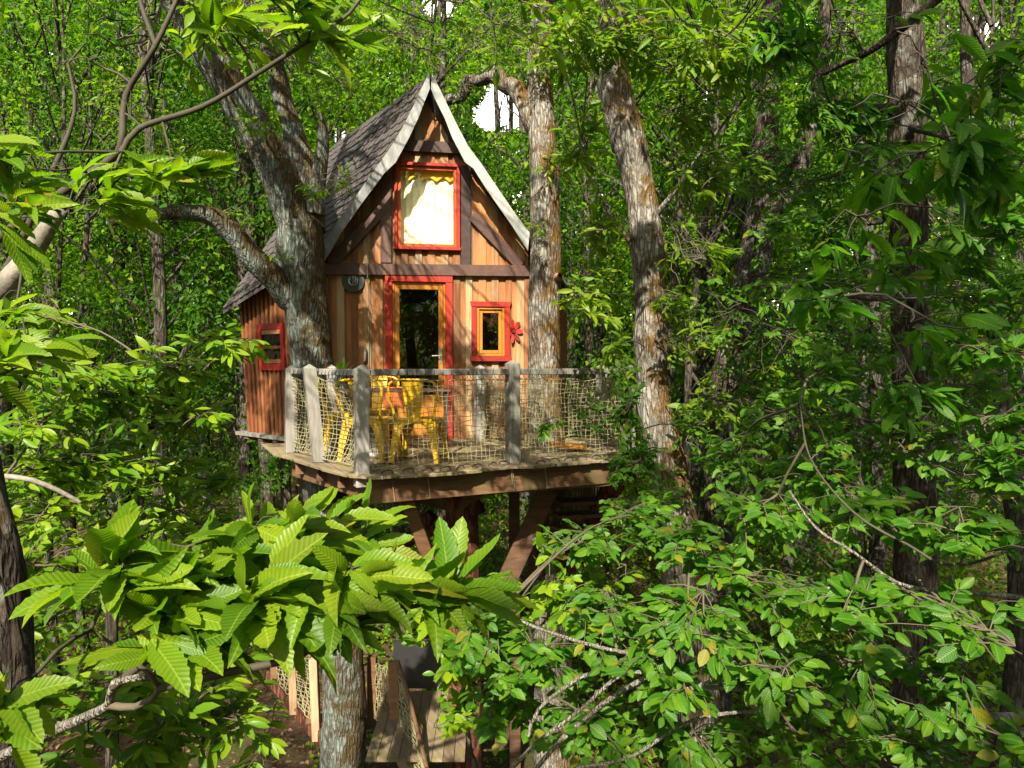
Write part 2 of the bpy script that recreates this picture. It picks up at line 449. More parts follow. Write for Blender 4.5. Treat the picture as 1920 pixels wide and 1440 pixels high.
# cloud sheet added far beyond the wood so gaps between leaves show white
V = []; F = []
nu_, nv_ = 90, 26
for j in range(nv_ + 1):
    for i in range(nu_ + 1):
        x = -520 + 1040 * i / nu_; z = 30 + 260 * j / nv_
        bl = noise.fractal(Vector((x * .012, z * .016, 3.1)), 0.8, 2.1, 5)
        V.append((x, 380 - 55 * bl + 0.25 * (z - 30) - 0.0003 * x * x, z))
for j in range(nv_):
    for i in range(nu_):
        a = j * (nu_ + 1) + i; F.append((a, a + 1, a + nu_ + 2, a + nu_ + 1))
M['cloud'] = plain('white cloud', (0.82, 0.83, 0.85), 1.0, var=0.04, nscale=0.02, bump=0, spec=0.0)
mb = MB(); n0 = len(V)
V2 = [(x, y + 60, z) for x, y, z in V]
mb.add(V + V2, F + [tuple(q + n0 for q in f[::-1]) for f in F])
mb.build('added_clouds', M['cloud'], None, smooth=True, kind='structure')

# ------------------------------------------------------------------ tree house
DZ = 5.0                                            # deck level
FL = P(615, 600, 9.4); FR = P(990, 600, 9.8)
FL[2] = FR[2] = DZ
EU = FR - FL; FW = np.linalg.norm(EU); EU = EU / FW   # along the facade
NF = np.array([EU[1], -EU[0], 0.0])                   # out of the facade, towards the camera
ZV = np.array([0, 0, 1.0])

def FA(px, py, off=0.0):
    """photo pixel -> (u, z) on the facade plane pushed out by off"""
    r = ray(px, py); p0 = FL + NF * off
    t = ((p0 - CAM) @ NF) / (r @ NF)
    q = CAM + r * t
    return np.array([(q - FL) @ EU, q[2]])

def FP(u, z, off=0.0):
    return FL + EU * u + NF * off + ZV * (z - DZ)

house = thing('tree_house', 'small gabled wooden treehouse with dark timber framing and red window frames', 'treehouse', tuple(FL))

# gable outline (u, z) on the wall: where roof underside meets the wall
def prof_pts():
    L = [FA(*p, off=0.30) for p in ((604, 478), (655, 405), (700, 345), (742, 283), (775, 215), (808, 158))]
    Rr = [FA(*p, off=0.30) for p in ((808, 158), (838, 215), (872, 288), (905, 335), (945, 392), (993, 452))]
    return L, Rr
PL, PR = prof_pts()
prof_u = np.array([p[0] for p in PL] + [p[0] for p in PR[1:]])
prof_z = np.array([p[1] for p in PL] + [p[1] for p in PR[1:]])
def gable_z(u):
    return np.interp(u, prof_u, prof_z)

def rect(px0, py0, px1, py1, off=0.0):
    a = FA(px0, py0, off); b = FA(px1, py1, off)
    return a[0], b[1], b[0], a[1]          # u0, z0, u1, z1

GW = rect(745, 312, 856, 466); DR = rect(735, 529, 836, 824); SW = rect(893, 576, 945, 668)
DR = (DR[0], DZ, DR[2], DR[3])
OPEN = [GW, DR, SW]
def plank_column(u0, u1, off, th, mat):
    segs = [(DZ + 0.005, None)]
    cuts = sorted([o for o in OPEN if u0 < o[2] - 0.002 and u1 > o[0] + 0.002], key=lambda o: o[1])
    spans = []; z = DZ + 0.005
    for o in cuts:
        if o[1] > z: spans.append((z, o[1]))
        z = max(z, o[3])
    spans.append((z, None))
    for z0, z1 in spans:
        if z1 is None:
            us = [u0] + [q for q in prof_u if u0 < q < u1] + [u1]
            top = [(u, float(gable_z(u)) - 0.01) for u in us]
            if max(q[1] for q in top) - z0 < 0.05: continue
            top = [(u, max(zz, z0 + 0.01)) for u, zz in top]
            poly = [(u0, z0), (u1, z0)] + top[::-1]
        else:
            if z1 - z0 < 0.04: continue
            poly = [(u0, z0), (u1, z0), (u1, z1), (u0, z1)]
        mb = MB(); mb.prism([FP(u, z_, off) for u, z_ in poly], NF * th)
        mb.build('plank', mat, house)
u = 0.0; i = 0
while u < FW - 0.02:
    wd = random.uniform(0.155, 0.185)
    plank_column(u, min(u + wd, FW), 0.0 + random.uniform(-0.002, 0.002), 0.020, M['cedar'])
    if u > 0.02:
        b = random.uniform(0.04, 0.055)
        plank_column(u - b, u + b, 0.021 + random.uniform(0, 0.003), 0.020, M['cedar_grey'] if i % 2 else M['cedar'])
    u += wd + 0.004; i += 1

def fbar(pts_px, wpx, off, th, name, mat, label=None):
    """timber between two pixel points lying on the facade, width in photo pixels"""
    a = FA(*pts_px[0], off=off); b = FA(*pts_px[1], off=off)
    d = b - a; d = d / np.linalg.norm(d); n = np.array([-d[1], d[0]]) * (wpx / 138 / 2)
    mb = MB(); mb.prism([FP(*(q), off) for q in (a - n, b - n, b + n, a + n)], NF * th)
    return mb.build(name, mat, house, bevel=0.006, label=label)
fbar(((606, 505), (992, 509)), 21, 0.045, 0.06, 'tie_beam', M['beam'])
fbar(((752, 274), (866, 280)), 21, 0.045, 0.055, 'collar_beam', M['beam'])
fbar(((724, 332), (724, 494)), 20, 0.045, 0.05, 'timber_stud', M['beam'])
fbar(((873, 312), (873, 498)), 19, 0.045, 0.05, 'timber_stud', M['beam'])
fbar(((622, 494), (718, 392)), 22, 0.048, 0.05, 'timber_brace', M['beam'])
fbar(((884, 404), (976, 500)), 20, 0.048, 0.05, 'timber_brace', M['beam'])
fbar(((612, 520), (619, 826)), 9, 0.03, 0.03, 'corner_board', M['side'])
fbar(((987, 520), (985, 826)), 9, 0.03, 0.03, 'corner_board', M['side'])

def framed(name, r, fw, off, th, mat, out=0.0, skew=None):
    """four boards round an opening r=(u0,z0,u1,z1) as one frame, overlapping it by fw outward"""
    u0, z0, u1, z1 = r
    mb = MB()
    mb.prism([FP(u, z, off) for u, z in ((u0 - fw, z1), (u1 + fw, z1), (u1 + fw + out, z1 + fw), (u0 - fw - out, z1 + fw))], NF * (th + 0.006))
    mb.prism([FP(u, z, off) for u, z in ((u0 - fw, z0), (u0, z0), (u0, z1 - 0.001), (u0 - fw, z1 - 0.001))], NF * th)
    mb.prism([FP(u, z, off) for u, z in ((u1, z0), (u1 + fw, z0), (u1 + fw, z1 - 0.001), (u1, z1 - 0.001))], NF * th)
    if name != 'door_surround':
        mb.prism([FP(u, z, off) for u, z in ((u0 - fw - .015, z0 - fw), (u1 + fw + .015, z0 - fw), (u1 + fw + .015, z0 - 0.001), (u0 - fw - .015, z0 - 0.001))], NF * (th + 0.02))
    return mb
def inner_frame(r, fw, off, th, threshold=True):
    u0, z0, u1, z1 = r; mb = MB(); e = 0.002
    mb.prism([FP(u, z, off) for u, z in ((u0 + e, z0 + e), (u0 + fw, z0 + e), (u0 + fw, z1 - e), (u0 + e, z1 - e))], NF * th)
    mb.prism([FP(u, z, off) for u, z in ((u1 - fw, z0 + e), (u1 - e, z0 + e), (u1 - e, z1 - e), (u1 - fw, z1 - e))], NF * th)
    mb.prism([FP(u, z, off) for u, z in ((u0 + fw + e, z1 - fw), (u1 - fw - e, z1 - fw), (u1 - fw - e, z1 - e), (u0 + fw + e, z1 - e))], NF * th)
    mb.prism([FP(u, z, off) for u, z in ((u0 + fw + e, z0 + e), (u1 - fw - e, z0 + e), (u1 - fw - e, z0 + fw), (u0 + fw + e, z0 + fw))], NF * th)
    return mb
def pane(r, ins, off, parent, mat):
    u0, z0, u1, z1 = r; mb = MB()
    mb.prism([FP(u, z, off) for u, z in ((u0 + ins, z0 + ins), (u1 - ins, z0 + ins), (u1 - ins, z1 - ins), (u0 + ins, z1 - ins))], NF * 0.006)
    return mb.build('pane', mat, parent)
# gable window: red frame, pane, yellow curtain
gw = framed('window', GW, 0.042, 0.045, 0.045, M['red']).build('window', M['red'], house, bevel=0.004, label='tall gable window with red frame and yellow curtain')
inner_frame(GW, 0.045, -0.02, 0.075).build('sash', M['orange_red'], gw, bevel=0.003)
pane(GW, 0.043, 0.012, gw, M['glass'])
def curtain(r, off, mat, name, zt, zb, amp, wavy=0.0, nseg=60):
    u0, z0, u1, z1 = r; V = []; F = []
    for i in range(nseg + 1):
        uu = u0 + (u1 - u0) * i / nseg
        o = off + amp * math.sin(i * 0.9) + amp * 0.5 * math.sin(i * 0.37 + 1)
        b = zb + wavy * (0.5 + 0.5 * math.sin(i * 2 * math.pi / (nseg / 4.2)))
        V += [FP(uu, b, o), FP(uu, zt, o), FP(uu, b, o - 0.004), FP(uu, zt, o - 0.004)]
    for i in range(nseg):
        a = 4 * i
        F += [(a, a + 4, a + 5, a + 1), (a + 2, a + 3, a + 7, a + 6)]
    mb = MB(); mb.add(V, F); return mb.build(name, mat, gw, smooth=True)
curtain(GW, -0.07, M['curtain'], 'curtain', GW[3] - 0.01, GW[1] + 0.01, 0.012)
curtain(GW, -0.03, M['valance'], 'valance', GW[3] - 0.02, GW[3] - 0.17, 0.005, 0.05)
# door
dr = framed('door_surround', DR, 0.092, 0.045, 0.04, M['red']).build('door_frame', M['red'], house, bevel=0.004, label='wide red surround of the glazed door')
door = inner_frame((DR[0], DZ + 0.01, DR[2], DR[3]), 0.034, 0.0, 0.055).build('door', M['joinery'], house, bevel=0.004)
DL = (DR[0] + 0.036, DZ + 0.05, DR[2] - 0.036, DR[3] - 0.036)
inner_frame(DL, 0.062, 0.005, 0.04).build('door_leaf', M['joinery'], door, bevel=0.004)
lp = MB(); lp.prism([FP(u, z, 0.012) for u, z in ((DL[0] + 0.064, DL[1] + 0.064), (DL[2] - 0.064, DL[1] + 0.064), (DL[2] - 0.064, DL[1] + 0.55), (DL[0] + 0.064, DL[1] + 0.55))], NF * 0.02)
lp.build('kick_panel', M['joinery'], door, bevel=0.004)
dg = MB(); dg.prism([FP(u, z, 0.02) for u, z in ((DL[0] + 0.060, DL[1] + 0.552), (DL[2] - 0.060, DL[1] + 0.552), (DL[2] - 0.060, DL[3] - 0.060), (DL[0] + 0.060, DL[3] - 0.060))], NF * 0.006)
dg.build('pane', M['door_glass'], door)
h = MB(); hu, hz = FA(826, 667); h.tube([FP(hu, hz, 0.04), FP(hu, hz, 0.10)], 0.010, 8); h.tube([FP(hu + 0.008, hz, 0.10), FP(hu - 0.06, hz, 0.10), FP(hu - 0.12, hz - 0.003, 0.097)], 0.009, 8)
h.prism([FP(hu + a, hz + b, 0.046) for a, b in ((-0.018, -0.11), (0.018, -0.11), (0.018, 0.11), (-0.018, 0.11))], NF * 0.006)
h.build('handle', M['steel'], door, smooth=False)
# small window
sw = framed('window', SW, 0.072, 0.045, 0.04, M['red'], out=0.02).build('window', M['red'], house, bevel=0.004, label='little window with red frame beside the door')
inner_frame(SW, 0.034, 0.0, 0.07).build('frame', M['joinery'], sw, bevel=0.003)
inner_frame((SW[0] + 0.036, SW[1] + 0.036, SW[2] - 0.036, SW[3] - 0.036), 0.045, -0.005, 0.05).build('sash', M['joinery'], sw, bevel=0.003)
pane(SW, 0.079, 0.01, sw, M['door_glass'])

# side, back and right walls (plan)
SL = PZ(470, 808, DZ); SLt = P(454, 570, np.dot(SL - CAM, FWD)); SLt[2] = 6.95
FLt = FP(-0.04, PL[0][1] - 0.05)
BLc = np.array([-3.2, 13.0, DZ]); BRc = np.array([-0.4, 13.2, DZ]); SR = np.array([0.85, 11.3, DZ]); FRt = FP(FW + 0.03, PR[-1][1] - 0.05)
def wall_board(a, b, at, bt, s0, s1, th, off, name, mat, parent=house):
    nrm = np.cross(b - a, ZV); nrm /= np.linalg.norm(nrm)
    q = [a + (b - a) * s0, a + (b - a) * s1, at + (bt - at) * s1, at + (bt - at) * s0]
    q = [p + nrm * off for p in q]
    mb = MB(); mb.prism(q, nrm * th); return mb.build(name, mat, parent)
nS = 18
sideL = np.linalg.norm(SL - FL)
# order so that the outward normal looks to the left of the house
wall_board(SL, FL, SLt, FLt, 0.0, 1.0, 0.02, 0.0, 'side_wall', M['side'])
for i in range(nS):
    s = (i + 0.25) / nS
    wall_board(SL, FL, SLt, FLt, s, s + 0.52 / nS, 0.04, 0.021, 'batten', M['side'])
# side window
def SWP(s, z, off):
    nrm = np.cross(FL - SL, ZV); nrm /= np.linalg.norm(nrm)
    f = (z - DZ) / 2.0
    return (SL + (FL - SL) * s) * (1 - f) + f * (np.array([SLt[0], SLt[1], DZ]) * (1 - s) + s * np.array([FLt[0], FLt[1], DZ])) + ZV * (z - DZ) + nrm * off, nrm
def srect(s0, s1, z0, z1, off, th):
    mb = MB(); q = [SWP(s, z, off) for s, z in ((s0, z0), (s1, z0), (s1, z1), (s0, z1))]
    mb.prism([a for a, _ in q], q[0][1] * th); return mb
w2 = MB()
for s0, s1, z0, z1 in ((0.26, 0.58, 5.93, 6.02), (0.26, 0.58, 6.52, 6.60), (0.26, 0.30, 6.021, 6.519), (0.54, 0.58, 6.021, 6.519)):
    b_ = srect(s0, s1, z0, z1, 0.063, 0.03); w2.add(b_.v, b_.f)
w2 = w2.build('window', M['red'], house, label='red framed window in the slatted side wall')
for z0, z1 in ((6.03, 6.09), (6.45, 6.51), (6.24, 6.28)):
    srect(0.302, 0.538, z0, z1, 0.063, 0.02).build('sash_bar', M['side'], w2)
srect(0.302, 0.538, 6.021, 6.519, 0.063, 0.008).build('pane', M['door_glass'], w2)
for a, b, at, bt in ((BLc, SL, None, None), (BRc, BLc, None, None), (SR, BRc, None, None), (FR, SR, None, None)):
    at = a + ZV * 2.0 if at is None else at; bt = b + ZV * 2.0
    wall_board(a, b, at, bt, 0, 1, 0.03, 0.0, 'wall', M['side'])
fl = MB(); fl.prism([q - ZV * 0.03 for q in (FL - NF * 0.05, FR - NF * 0.05, SR, BRc, BLc, SL)], ZV * 0.028); fl.build('floor', M['frame'], house)
# ledge and joists under the side wall
lg = MB(); nrm = np.cross(FL - SL, ZV); nrm /= np.linalg.norm(nrm)
a, b = SL - (FL - SL) * 0.08 + nrm * 0.05, FL + nrm * 0.05 - (FL - SL) * 0.1
lg.bar(a - ZV * 0.03, b - ZV * 0.03, 0.22, 0.05); lg.build('ledge', M['post'], house)
for s in (0.02, 0.22, 0.42, 0.62):
    j = MB(); q = SL + (FL - SL) * s
    j.prism([q + nrm * 0.13 - ZV * 0.06, q + nrm * 0.13 - ZV * 0.10, q - nrm * 0.5 - ZV * 0.26, q - nrm * 0.5 - ZV * 0.06], (FL - SL) * 0.06)
    j.build('joist', M['frame'], house)

# roof
A_ = P(808, 140, 8.95); A_b = P(628, 272, 12.0)
front_px = [(600, 468), (648, 402), (694, 340), (740, 276), (772, 212), (806, 142)]
front_d = np.interp(np.arange(6), [0, 5], [9.06, 9.16])
FRONT = [P(px, py, d_) for (px, py), d_ in zip(front_px, front_d)]
LE = P(418, 582, 10.6)
BACK = [LE + (A_b - LE) * t for t in np.linspace(0, 1, 6)]
def patch(front, back, u, v):
    x = v * (len(front) - 1); k = min(int(x), len(front) - 2); f = x - k
    a = front[k] * (1 - f) + front[k + 1] * f; b = back[k] * (1 - f) + back[k + 1] * f
    sag = -0.10 * math.sin(math.pi * v) * (1 - u) * 0
    return a * (1 - u) + b * u
frontR_px = [(996, 444), (950, 384), (912, 328), (882, 282), (846, 212), (810, 142)]
FRONTR = [P(px, py, d_) for (px, py), d_ in zip(frontR_px, np.interp(np.arange(6), [0, 5], [9.45, 9.17]))]
RE = P(1078, 556, 11.0)
BACKR = [RE + (A_b - RE) * t for t in np.linspace(0, 1, 6)]
def roof_sheet(front, back, side):
    mb = MB(); n = 12; V = []
    for i in range(n + 1):
        for j in range(6):
            V.append(patch(front, back, i / n, j / 5))
    V2 = [p - ZV * 0.05 for p in V]; N = len(V); F = []
    for i in range(n):
        for j in range(5):
            a = i * 6 + j; q = (a, a + 6, a + 7, a + 1)
            F.append(q if side > 0 else q[::-1]); q2 = tuple(x + N for x in q); F.append(q2[::-1] if side > 0 else q2)
    for j in range(5):
        for i0 in (0, n):
            a = i0 * 6 + j; F.append((a, a + 1, a + 1 + N, a + N))
    for i in range(n):
        a = i * 6; F.append((a, a + 6, a + 6 + N, a + N))
    mb.add(V + V2, F); return mb
roof = roof_sheet(FRONT, BACK, 1).build('roof', M['shingle'], house, label='steep shingled slope of the roof')
roofR = roof_sheet(FRONTR, BACKR, -1).build('roof', M['shingle'], house)
bgw = MB(); bgw.prism([LE + np.array([.2, .1, 0]), RE + np.array([-.2, .1, 0]), A_b - ZV * .06], np.array([0.0, 0.04, 0])); bgw.build('back_gable', M['side'], house)
NV, NU = 17, 16
for r_ in range(NV):
    for c_ in range(NU + 1):
        o = 0.5 if r_ % 2 else 0.0
        u0, u1 = (c_ - o) / NU, (c_ + 1 - o) / NU
        u0, u1 = max(0, u0), min(1, u1)
        if u1 - u0 < 0.01: continue
        v0, v1 = r_ / NV, min(1, (r_ + 1.25) / NV)
        g_ = 0.006
        um = (u0 + u1) / 2
        pts = [patch(FRONT, BACK, u0 + g_ * .4, v0 + .25 / NV), patch(FRONT, BACK, u0 + (u1 - u0) * .25, v0), patch(FRONT, BACK, u1 - (u1 - u0) * .25, v0), patch(FRONT, BACK, u1 - g_ * .4, v0 + .25 / NV), patch(FRONT, BACK, u1 - g_ * .4, v1), patch(FRONT, BACK, u0 + g_ * .4, v1)]
        e1 = pts[3] - pts[0]; e2 = pts[4] - pts[3]; nn = np.cross(e1, e2); nn /= np.linalg.norm(nn)
        if nn[2] < 0: nn = -nn
        lift = 0.022 + random.uniform(0, 0.008)
        pts = [p + nn * (lift if k < 4 else 0.010) for k, p in enumerate(pts)]
        mb = MB(); mb.prism([p - nn * 0.012 for p in pts], nn * 0.012)
        mb.build('shingle', M['shingle'], roof)
# barge boards: scalloped lower edge
def barge(front_pixels, inner_pixels, d0, d1, name='bargeboard'):
    n = len(front_pixels); ds = np.linspace(d0, d1, n)
    o = [P(x, y, d_) for (x, y), d_ in zip(front_pixels, ds)]
    i_ = [P(x, y, d_) for (x, y), d_ in zip(inner_pixels, ds)]
    mb = MB()
    V = o + i_; V2 = [p - NF * 0.035 for p in V]; N = len(V); F = []
    for k in range(n - 1):
        F += [(k, k + 1, n + k + 1, n + k), (N + k, N + n + k, N + n + k + 1, N + k + 1), (k, N + k, N + k + 1, k + 1), (n + k, n + k + 1, N + n + k + 1, N + n + k)]
    F += [(0, n, N + n, N), (n - 1, N + n - 1, N + 2 * n - 1, 2 * n - 1)]
    mb.add(V + V2, F); return mb.build(name, M['barge'], house)
barge([(804, 138), (790, 165), (772, 205), (755, 238), (738, 268), (712, 305), (690, 335), (660, 378), (632, 418), (598, 462)],
      [(806, 166), (797, 188), (784, 222), (766, 260), (742, 304), (720, 325), (700, 352), (672, 390), (640, 436), (606, 492)], 9.00, 8.92)
barge([(810, 138), (824, 165), (842, 203), (860, 240), (878, 274), (902, 306), (922, 336), (948, 374), (970, 406), (993, 436)],
      [(808, 166), (816, 186), (834, 222), (848, 258), (872, 304), (888, 316), (908, 348), (934, 386), (958, 420), (990, 470)], 9.01, 9.33)
# soffit boards under the overhang
def soffit(front, name):
    V = []; F = []
    for p in front:
        V += [p - ZV * 0.055, p - ZV * 0.055 - NF * 0.5]
    for k in range(len(front) - 1):
        a = 2 * k; F.append((a, a + 1, a + 3, a + 2))
    mb = MB(); mb.add(V, F); return mb.build(name, M['frame'], house)

# wall lamp, cable and ornament
lamp = thing('wall_lamp', 'round black wall lamp with a ribbed glass bulb left of the door', 'lamp', tuple(FP(*FA(663, 528), 0.045)))
u_, z_ = FA(663, 528)
def disc(mb, u, z, off0, off1, r0, r1, n=28):
    V = []; F = []
    for o, r in ((off0, r0), (off1, r1)):
        for k in range(n):
            a = 2 * math.pi * k / n; V.append(FP(u + r * math.cos(a), z + r * math.sin(a), o))
    for k in range(n): F.append((k, (k + 1) % n, n + (k + 1) % n, n + k))
    F += [tuple(range(n))[::-1], tuple(range(n, 2 * n))]
    mb.add(V, F)
mb = MB(); disc(mb, u_, z_, 0.046, 0.075, 0.150, 0.146); mb.build('back_plate', M['black'], lamp)
mb = MB(); disc(mb, u_, z_, 0.076, 0.085, 0.06, 0.06); mb.build('lamp_base', M['steel'], lamp)
mb = MB()
zz = [0.086, 0.10, 0.13, 0.155, 0.165]; rr = [0.03, 0.05, 0.052, 0.035, 0.008]
for k in range(4): disc(mb, u_, z_, zz[k], zz[k + 1], rr[k], rr[k + 1], 16)
mb.build('lamp_glass', M['jar'], lamp, smooth=True)
mb = MB()
for a in (-0.035, 0.0, 0.035):
    mb.tube([FP(u_ + a, z_ + 0.065 * math.sin(t), 0.088 + 0.09 * math.cos(t)) for t in np.linspace(-1.5, 1.5, 9)], 0.004, 6)
mb.build('guard', M['steel'], lamp)
cable = MB()
cable.tube([FP(*FA(690, 365), 0.075), FP(*FA(691, 480), 0.075), FP(*FA(690, 494), 0.125), FP(*FA(690, 520), 0.125), FP(*FA(691, 540), 0.07), FP(*FA(692, 720), 0.07)], 0.006, 6)
tag(cable.build('cable', M['post']), 'thin pale cable running down the facade boards left of the door', 'cable')
orn = thing('wall_ornament', 'red flower shaped ornament hung on the boards beside the little window', 'ornament', tuple(FP(*FA(963, 622), 0.05)))
u_, z_ = FA(962, 622)
for k in range(7):
    a = k * 2 * math.pi / 7; mb = MB(); pts = []
    for q in np.linspace(0, 2 * math.pi, 9)[:-1]:
        rx, ry = 0.075 + 0.05 * math.cos(q), 0.026 * math.sin(q)
        pts.append(FP(u_ + rx * math.cos(a) - ry * math.sin(a), z_ + 1.35 * (rx * math.sin(a) + ry * math.cos(a)), 0.05 + 0.03 * (rx / 0.12)))
    mb.prism(pts, NF * 0.008); mb.build('petal', M['red'], orn)
mb = MB(); disc(mb, u_, z_, 0.048, 0.07, 0.03, 0.025, 12); mb.build('hub', M['red'], orn)
hook = MB(); hu, hz = FA(687, 668)
hook.tube([FP(hu, hz + 0.09, 0.06), FP(hu + .01, hz + 0.04, 0.09), FP(hu, hz - 0.06, 0.08), FP(hu - 0.02, hz - 0.1, 0.06)], 0.013, 6)
tag(hook.build('coat_hook', M['black']), 'little black iron hook on the facade under the wall lamp', 'hook')

# ------------------------------------------------------------------ deck
C0 = PZ(680, 894, DZ)
C1 = PZ(1145, 862, DZ)
DE = C1 - C0; DE /= np.linalg.norm(DE)              # along the front edge
DN = np.array([-DE[1], DE[0], 0.0])                 # to the back
def DS(s, t, z=DZ):
    q = C0 + DE * s + DN * t; q[2] = z; return q
def st(p):
    return (p - C0) @ DE, (p - C0) @ DN
edge_px = [(680, 894), (730, 892), (800, 888), (860, 885), (900, 880), (960, 874), (1010, 874), (1060, 868), (1145, 862), (1210, 858), (1295, 852)]
es, et = np.array([st(PZ(x, y, DZ)) for x, y in edge_px]).T
ls, lt = np.array([st(PZ(x, y, DZ)) for x, y in ((518, 850), (560, 863), (600, 876), (640, 888), (680, 894))]).T
deck = thing('deck', 'raised wooden deck with wavy front edge around the trees before the treehouse', 'deck', tuple(C0))
def front_t(s):
    if s >= 0: return np.interp(s, es, et)
    return np.interp(s, ls, lt)
s = -0.50; bw = 0.138
while s < 3.72:
    s1 = min(s + bw, 3.74)
    t0, t1 = front_t(s + 0.01), front_t(s1 - 0.01)
    tb = 3.2 if s < 2.3 else 2.2
    if s < 0.3 and s > -0.2: tb = 3.4
    mb = MB(); dz = random.uniform(-0.004, 0.004)
    mb.prism([DS(s, t0 + random.uniform(-.012, .012), DZ - 0.03 + dz), DS(s1 - 0.007, t1 + random.uniform(-.012, .012), DZ - 0.03 + dz), DS(s1 - 0.007, tb, DZ - 0.03 + dz), DS(s, tb, DZ - 0.03 + dz)], ZV * 0.03)
    mb.build('board', M['deck'], deck, bevel=0.004)
    s = s1
# fascia beams following the edge
def beam_between(a, b, h, wd, name='beam', mat='frame', parent=None):
    mb = MB(); mb.bar(a, b, wd, h); return mb.build(name, M[mat], parent or deck, bevel=0.005)
zf = DZ - 0.034
beam_between(DS(0.06, 0.10, zf - 0.12), DS(3.70, 0.13, zf - 0.12), 0.235, 0.05, 'fascia')
beam_between(DS(0.10, 0.18, zf - 0.115), DS(-0.30, 1.95, zf - 0.115), 0.2, 0.05, 'fascia')
beam_between(DS(3.66, 0.18, zf - 0.12), DS(3.66, 2.1, zf - 0.12), 0.2, 0.05, 'fascia')
for k, s in enumerate((0.35, 0.75, 1.15, 1.62, 2.1, 2.6, 3.1)):
    beam_between(DS(s, 0.16, zf - 0.10), DS(s, 2.6, zf - 0.10), 0.18, 0.06, 'joist')
beam_between(DS(0.1, 1.0, zf - 0.30), DS(3.4, 1.0, zf - 0.30), 0.2, 0.12)
beam_between(DS(-0.2, 2.4, zf - 0.30), DS(3.2, 2.4, zf - 0.30), 0.2, 0.12)
for px in (478, 520):
    pass
# cross bearers that stick out under the left edge
for t in (0.55, 1.05, 1.6):
    s_ = np.interp(-t, -lt, ls) if False else -t * 0.22
    beam_between(DS(s_ + 0.02, t, zf - 0.075), DS(0.9, t + 0.1, zf - 0.075), 0.14, 0.06, 'bearer')
# pale drips / cords over the fascia: small straps
for px, py in ((690, 905), (738, 902), (812, 900), (962, 886), (979, 890), (1028, 882)):
    q = PZ(px, py - 8, DZ - 0.02); s_, t_ = st(q)
    mb = MB(); mb.tube([DS(s_, 0.065, DZ - 0.03), DS(s_ + 0.015, 0.06, DZ - 0.15), DS(s_ + 0.03, 0.065, DZ - 0.26)], 0.005, 5)
    mb.build('tie_cord', M['net'], deck)

# supports: central log, struts, plates
def P2(px, py, d): return P(px, py, d)
def logpts(a, b, n=14, amp=0.02):
    a, b = np.asarray(a, float), np.asarray(b, float)
    return [a + (b - a) * t + np.array([amp * math.sin(5 * t + a[0]), amp * math.cos(4 * t), 0]) for t in np.linspace(0, 1, n)]
def rough_log(name, pts, rads, mat, parent, seg=18, lump=0.08, kind=None):
    pp, rr_ = smooth_path(pts, rads, 0.10)
    V, F = tube_arrays(pp, rr_, seg)
    ctr = np.repeat(pp, seg, axis=0); dv = V - ctr
    nz_ = np.array([noise.noise(Vector(v * 3.1)) * 0.6 + noise.noise(Vector((v[0] * 9, v[1] * 9, v[2] * 3))) * 0.4 for v in V])
    V = ctr + dv * (1 + lump * 2 * nz_)[:, None]
    mb = MB(); n = len(pp)
    mb.add(V, [tuple(f) for f in F] + [tuple(range(seg - 1, -1, -1)), tuple((n - 1) * seg + i for i in range(seg))])
    return mb.build(name, M[mat], parent, smooth=True, kind=kind)
top = P(866, 915, 7.75); 
rough_log('log_post', [np.array([top[0] + 0.02, top[1], -0.1]), np.array([top[0] + 0.03, top[1] + .02, 2.0]), np.array([top[0], top[1], DZ - 0.24])], [0.2, 0.185, 0.18], 'log', deck, 24, 0.13)
mb = MB(); mb.bar(P(764, 935, 7.0), P(826, 1105, 7.55), 0.13, 0.15, up=(0, -1, 0.2)); mb.build('strut', M['frame'], deck, bevel=0.006)
mb = MB(); mb.bar(P(1028, 918, 8.0), P(945, 1100, 7.95), 0.10, 0.22, up=(1, 0, 0.3)); mb.build('strut', M['frame'], deck, bevel=0.006)
mb = MB(); mb.bar(P(964, 915, 8.4), P(966, 1440, 8.4), 0.13, 0.13, up=(0, 1, 0)); mb.build('support_post', M['frame'], deck, bevel=0.006)
rough_log('round_brace', [P(812, 962, 8.7), P(715, 1070, 8.4)], [0.08, 0.085], 'log', deck, 12, 0.04)
rough_log('round_brace', [P(905, 950, 8.5), P(660, 1062, 8.9)], [0.07, 0.07], 'log', deck, 12, 0.04)
mb = MB(); mb.prism([P(750, 934, 7.3), P(832, 934, 7.3), P(838, 958, 7.3)], np.array([0, 0.06, 0])); mb.build('gusset_plate', M['frame'], deck)
mb = MB(); mb.prism([P(862, 958, 7.3), P(868, 930, 7.3), P(908, 930, 7.3)], np.array([0, 0.06, 0])); mb.build('gusset_plate', M['frame'], deck)
# second beam under the front
beam_between(P(700, 936, 6.75), P(1140, 906, 7.7), 0.05, 0.08, 'beam')
# low step/bench at the back of the deck, right of the trunk
mb = MB(); q0, q1 = P(1034, 832, 8.2), P(1092, 838, 8.3)
mb.bar(q0, q1, 0.26, 0.05); mb.build('step', M['joinery'], deck, bevel=0.004)

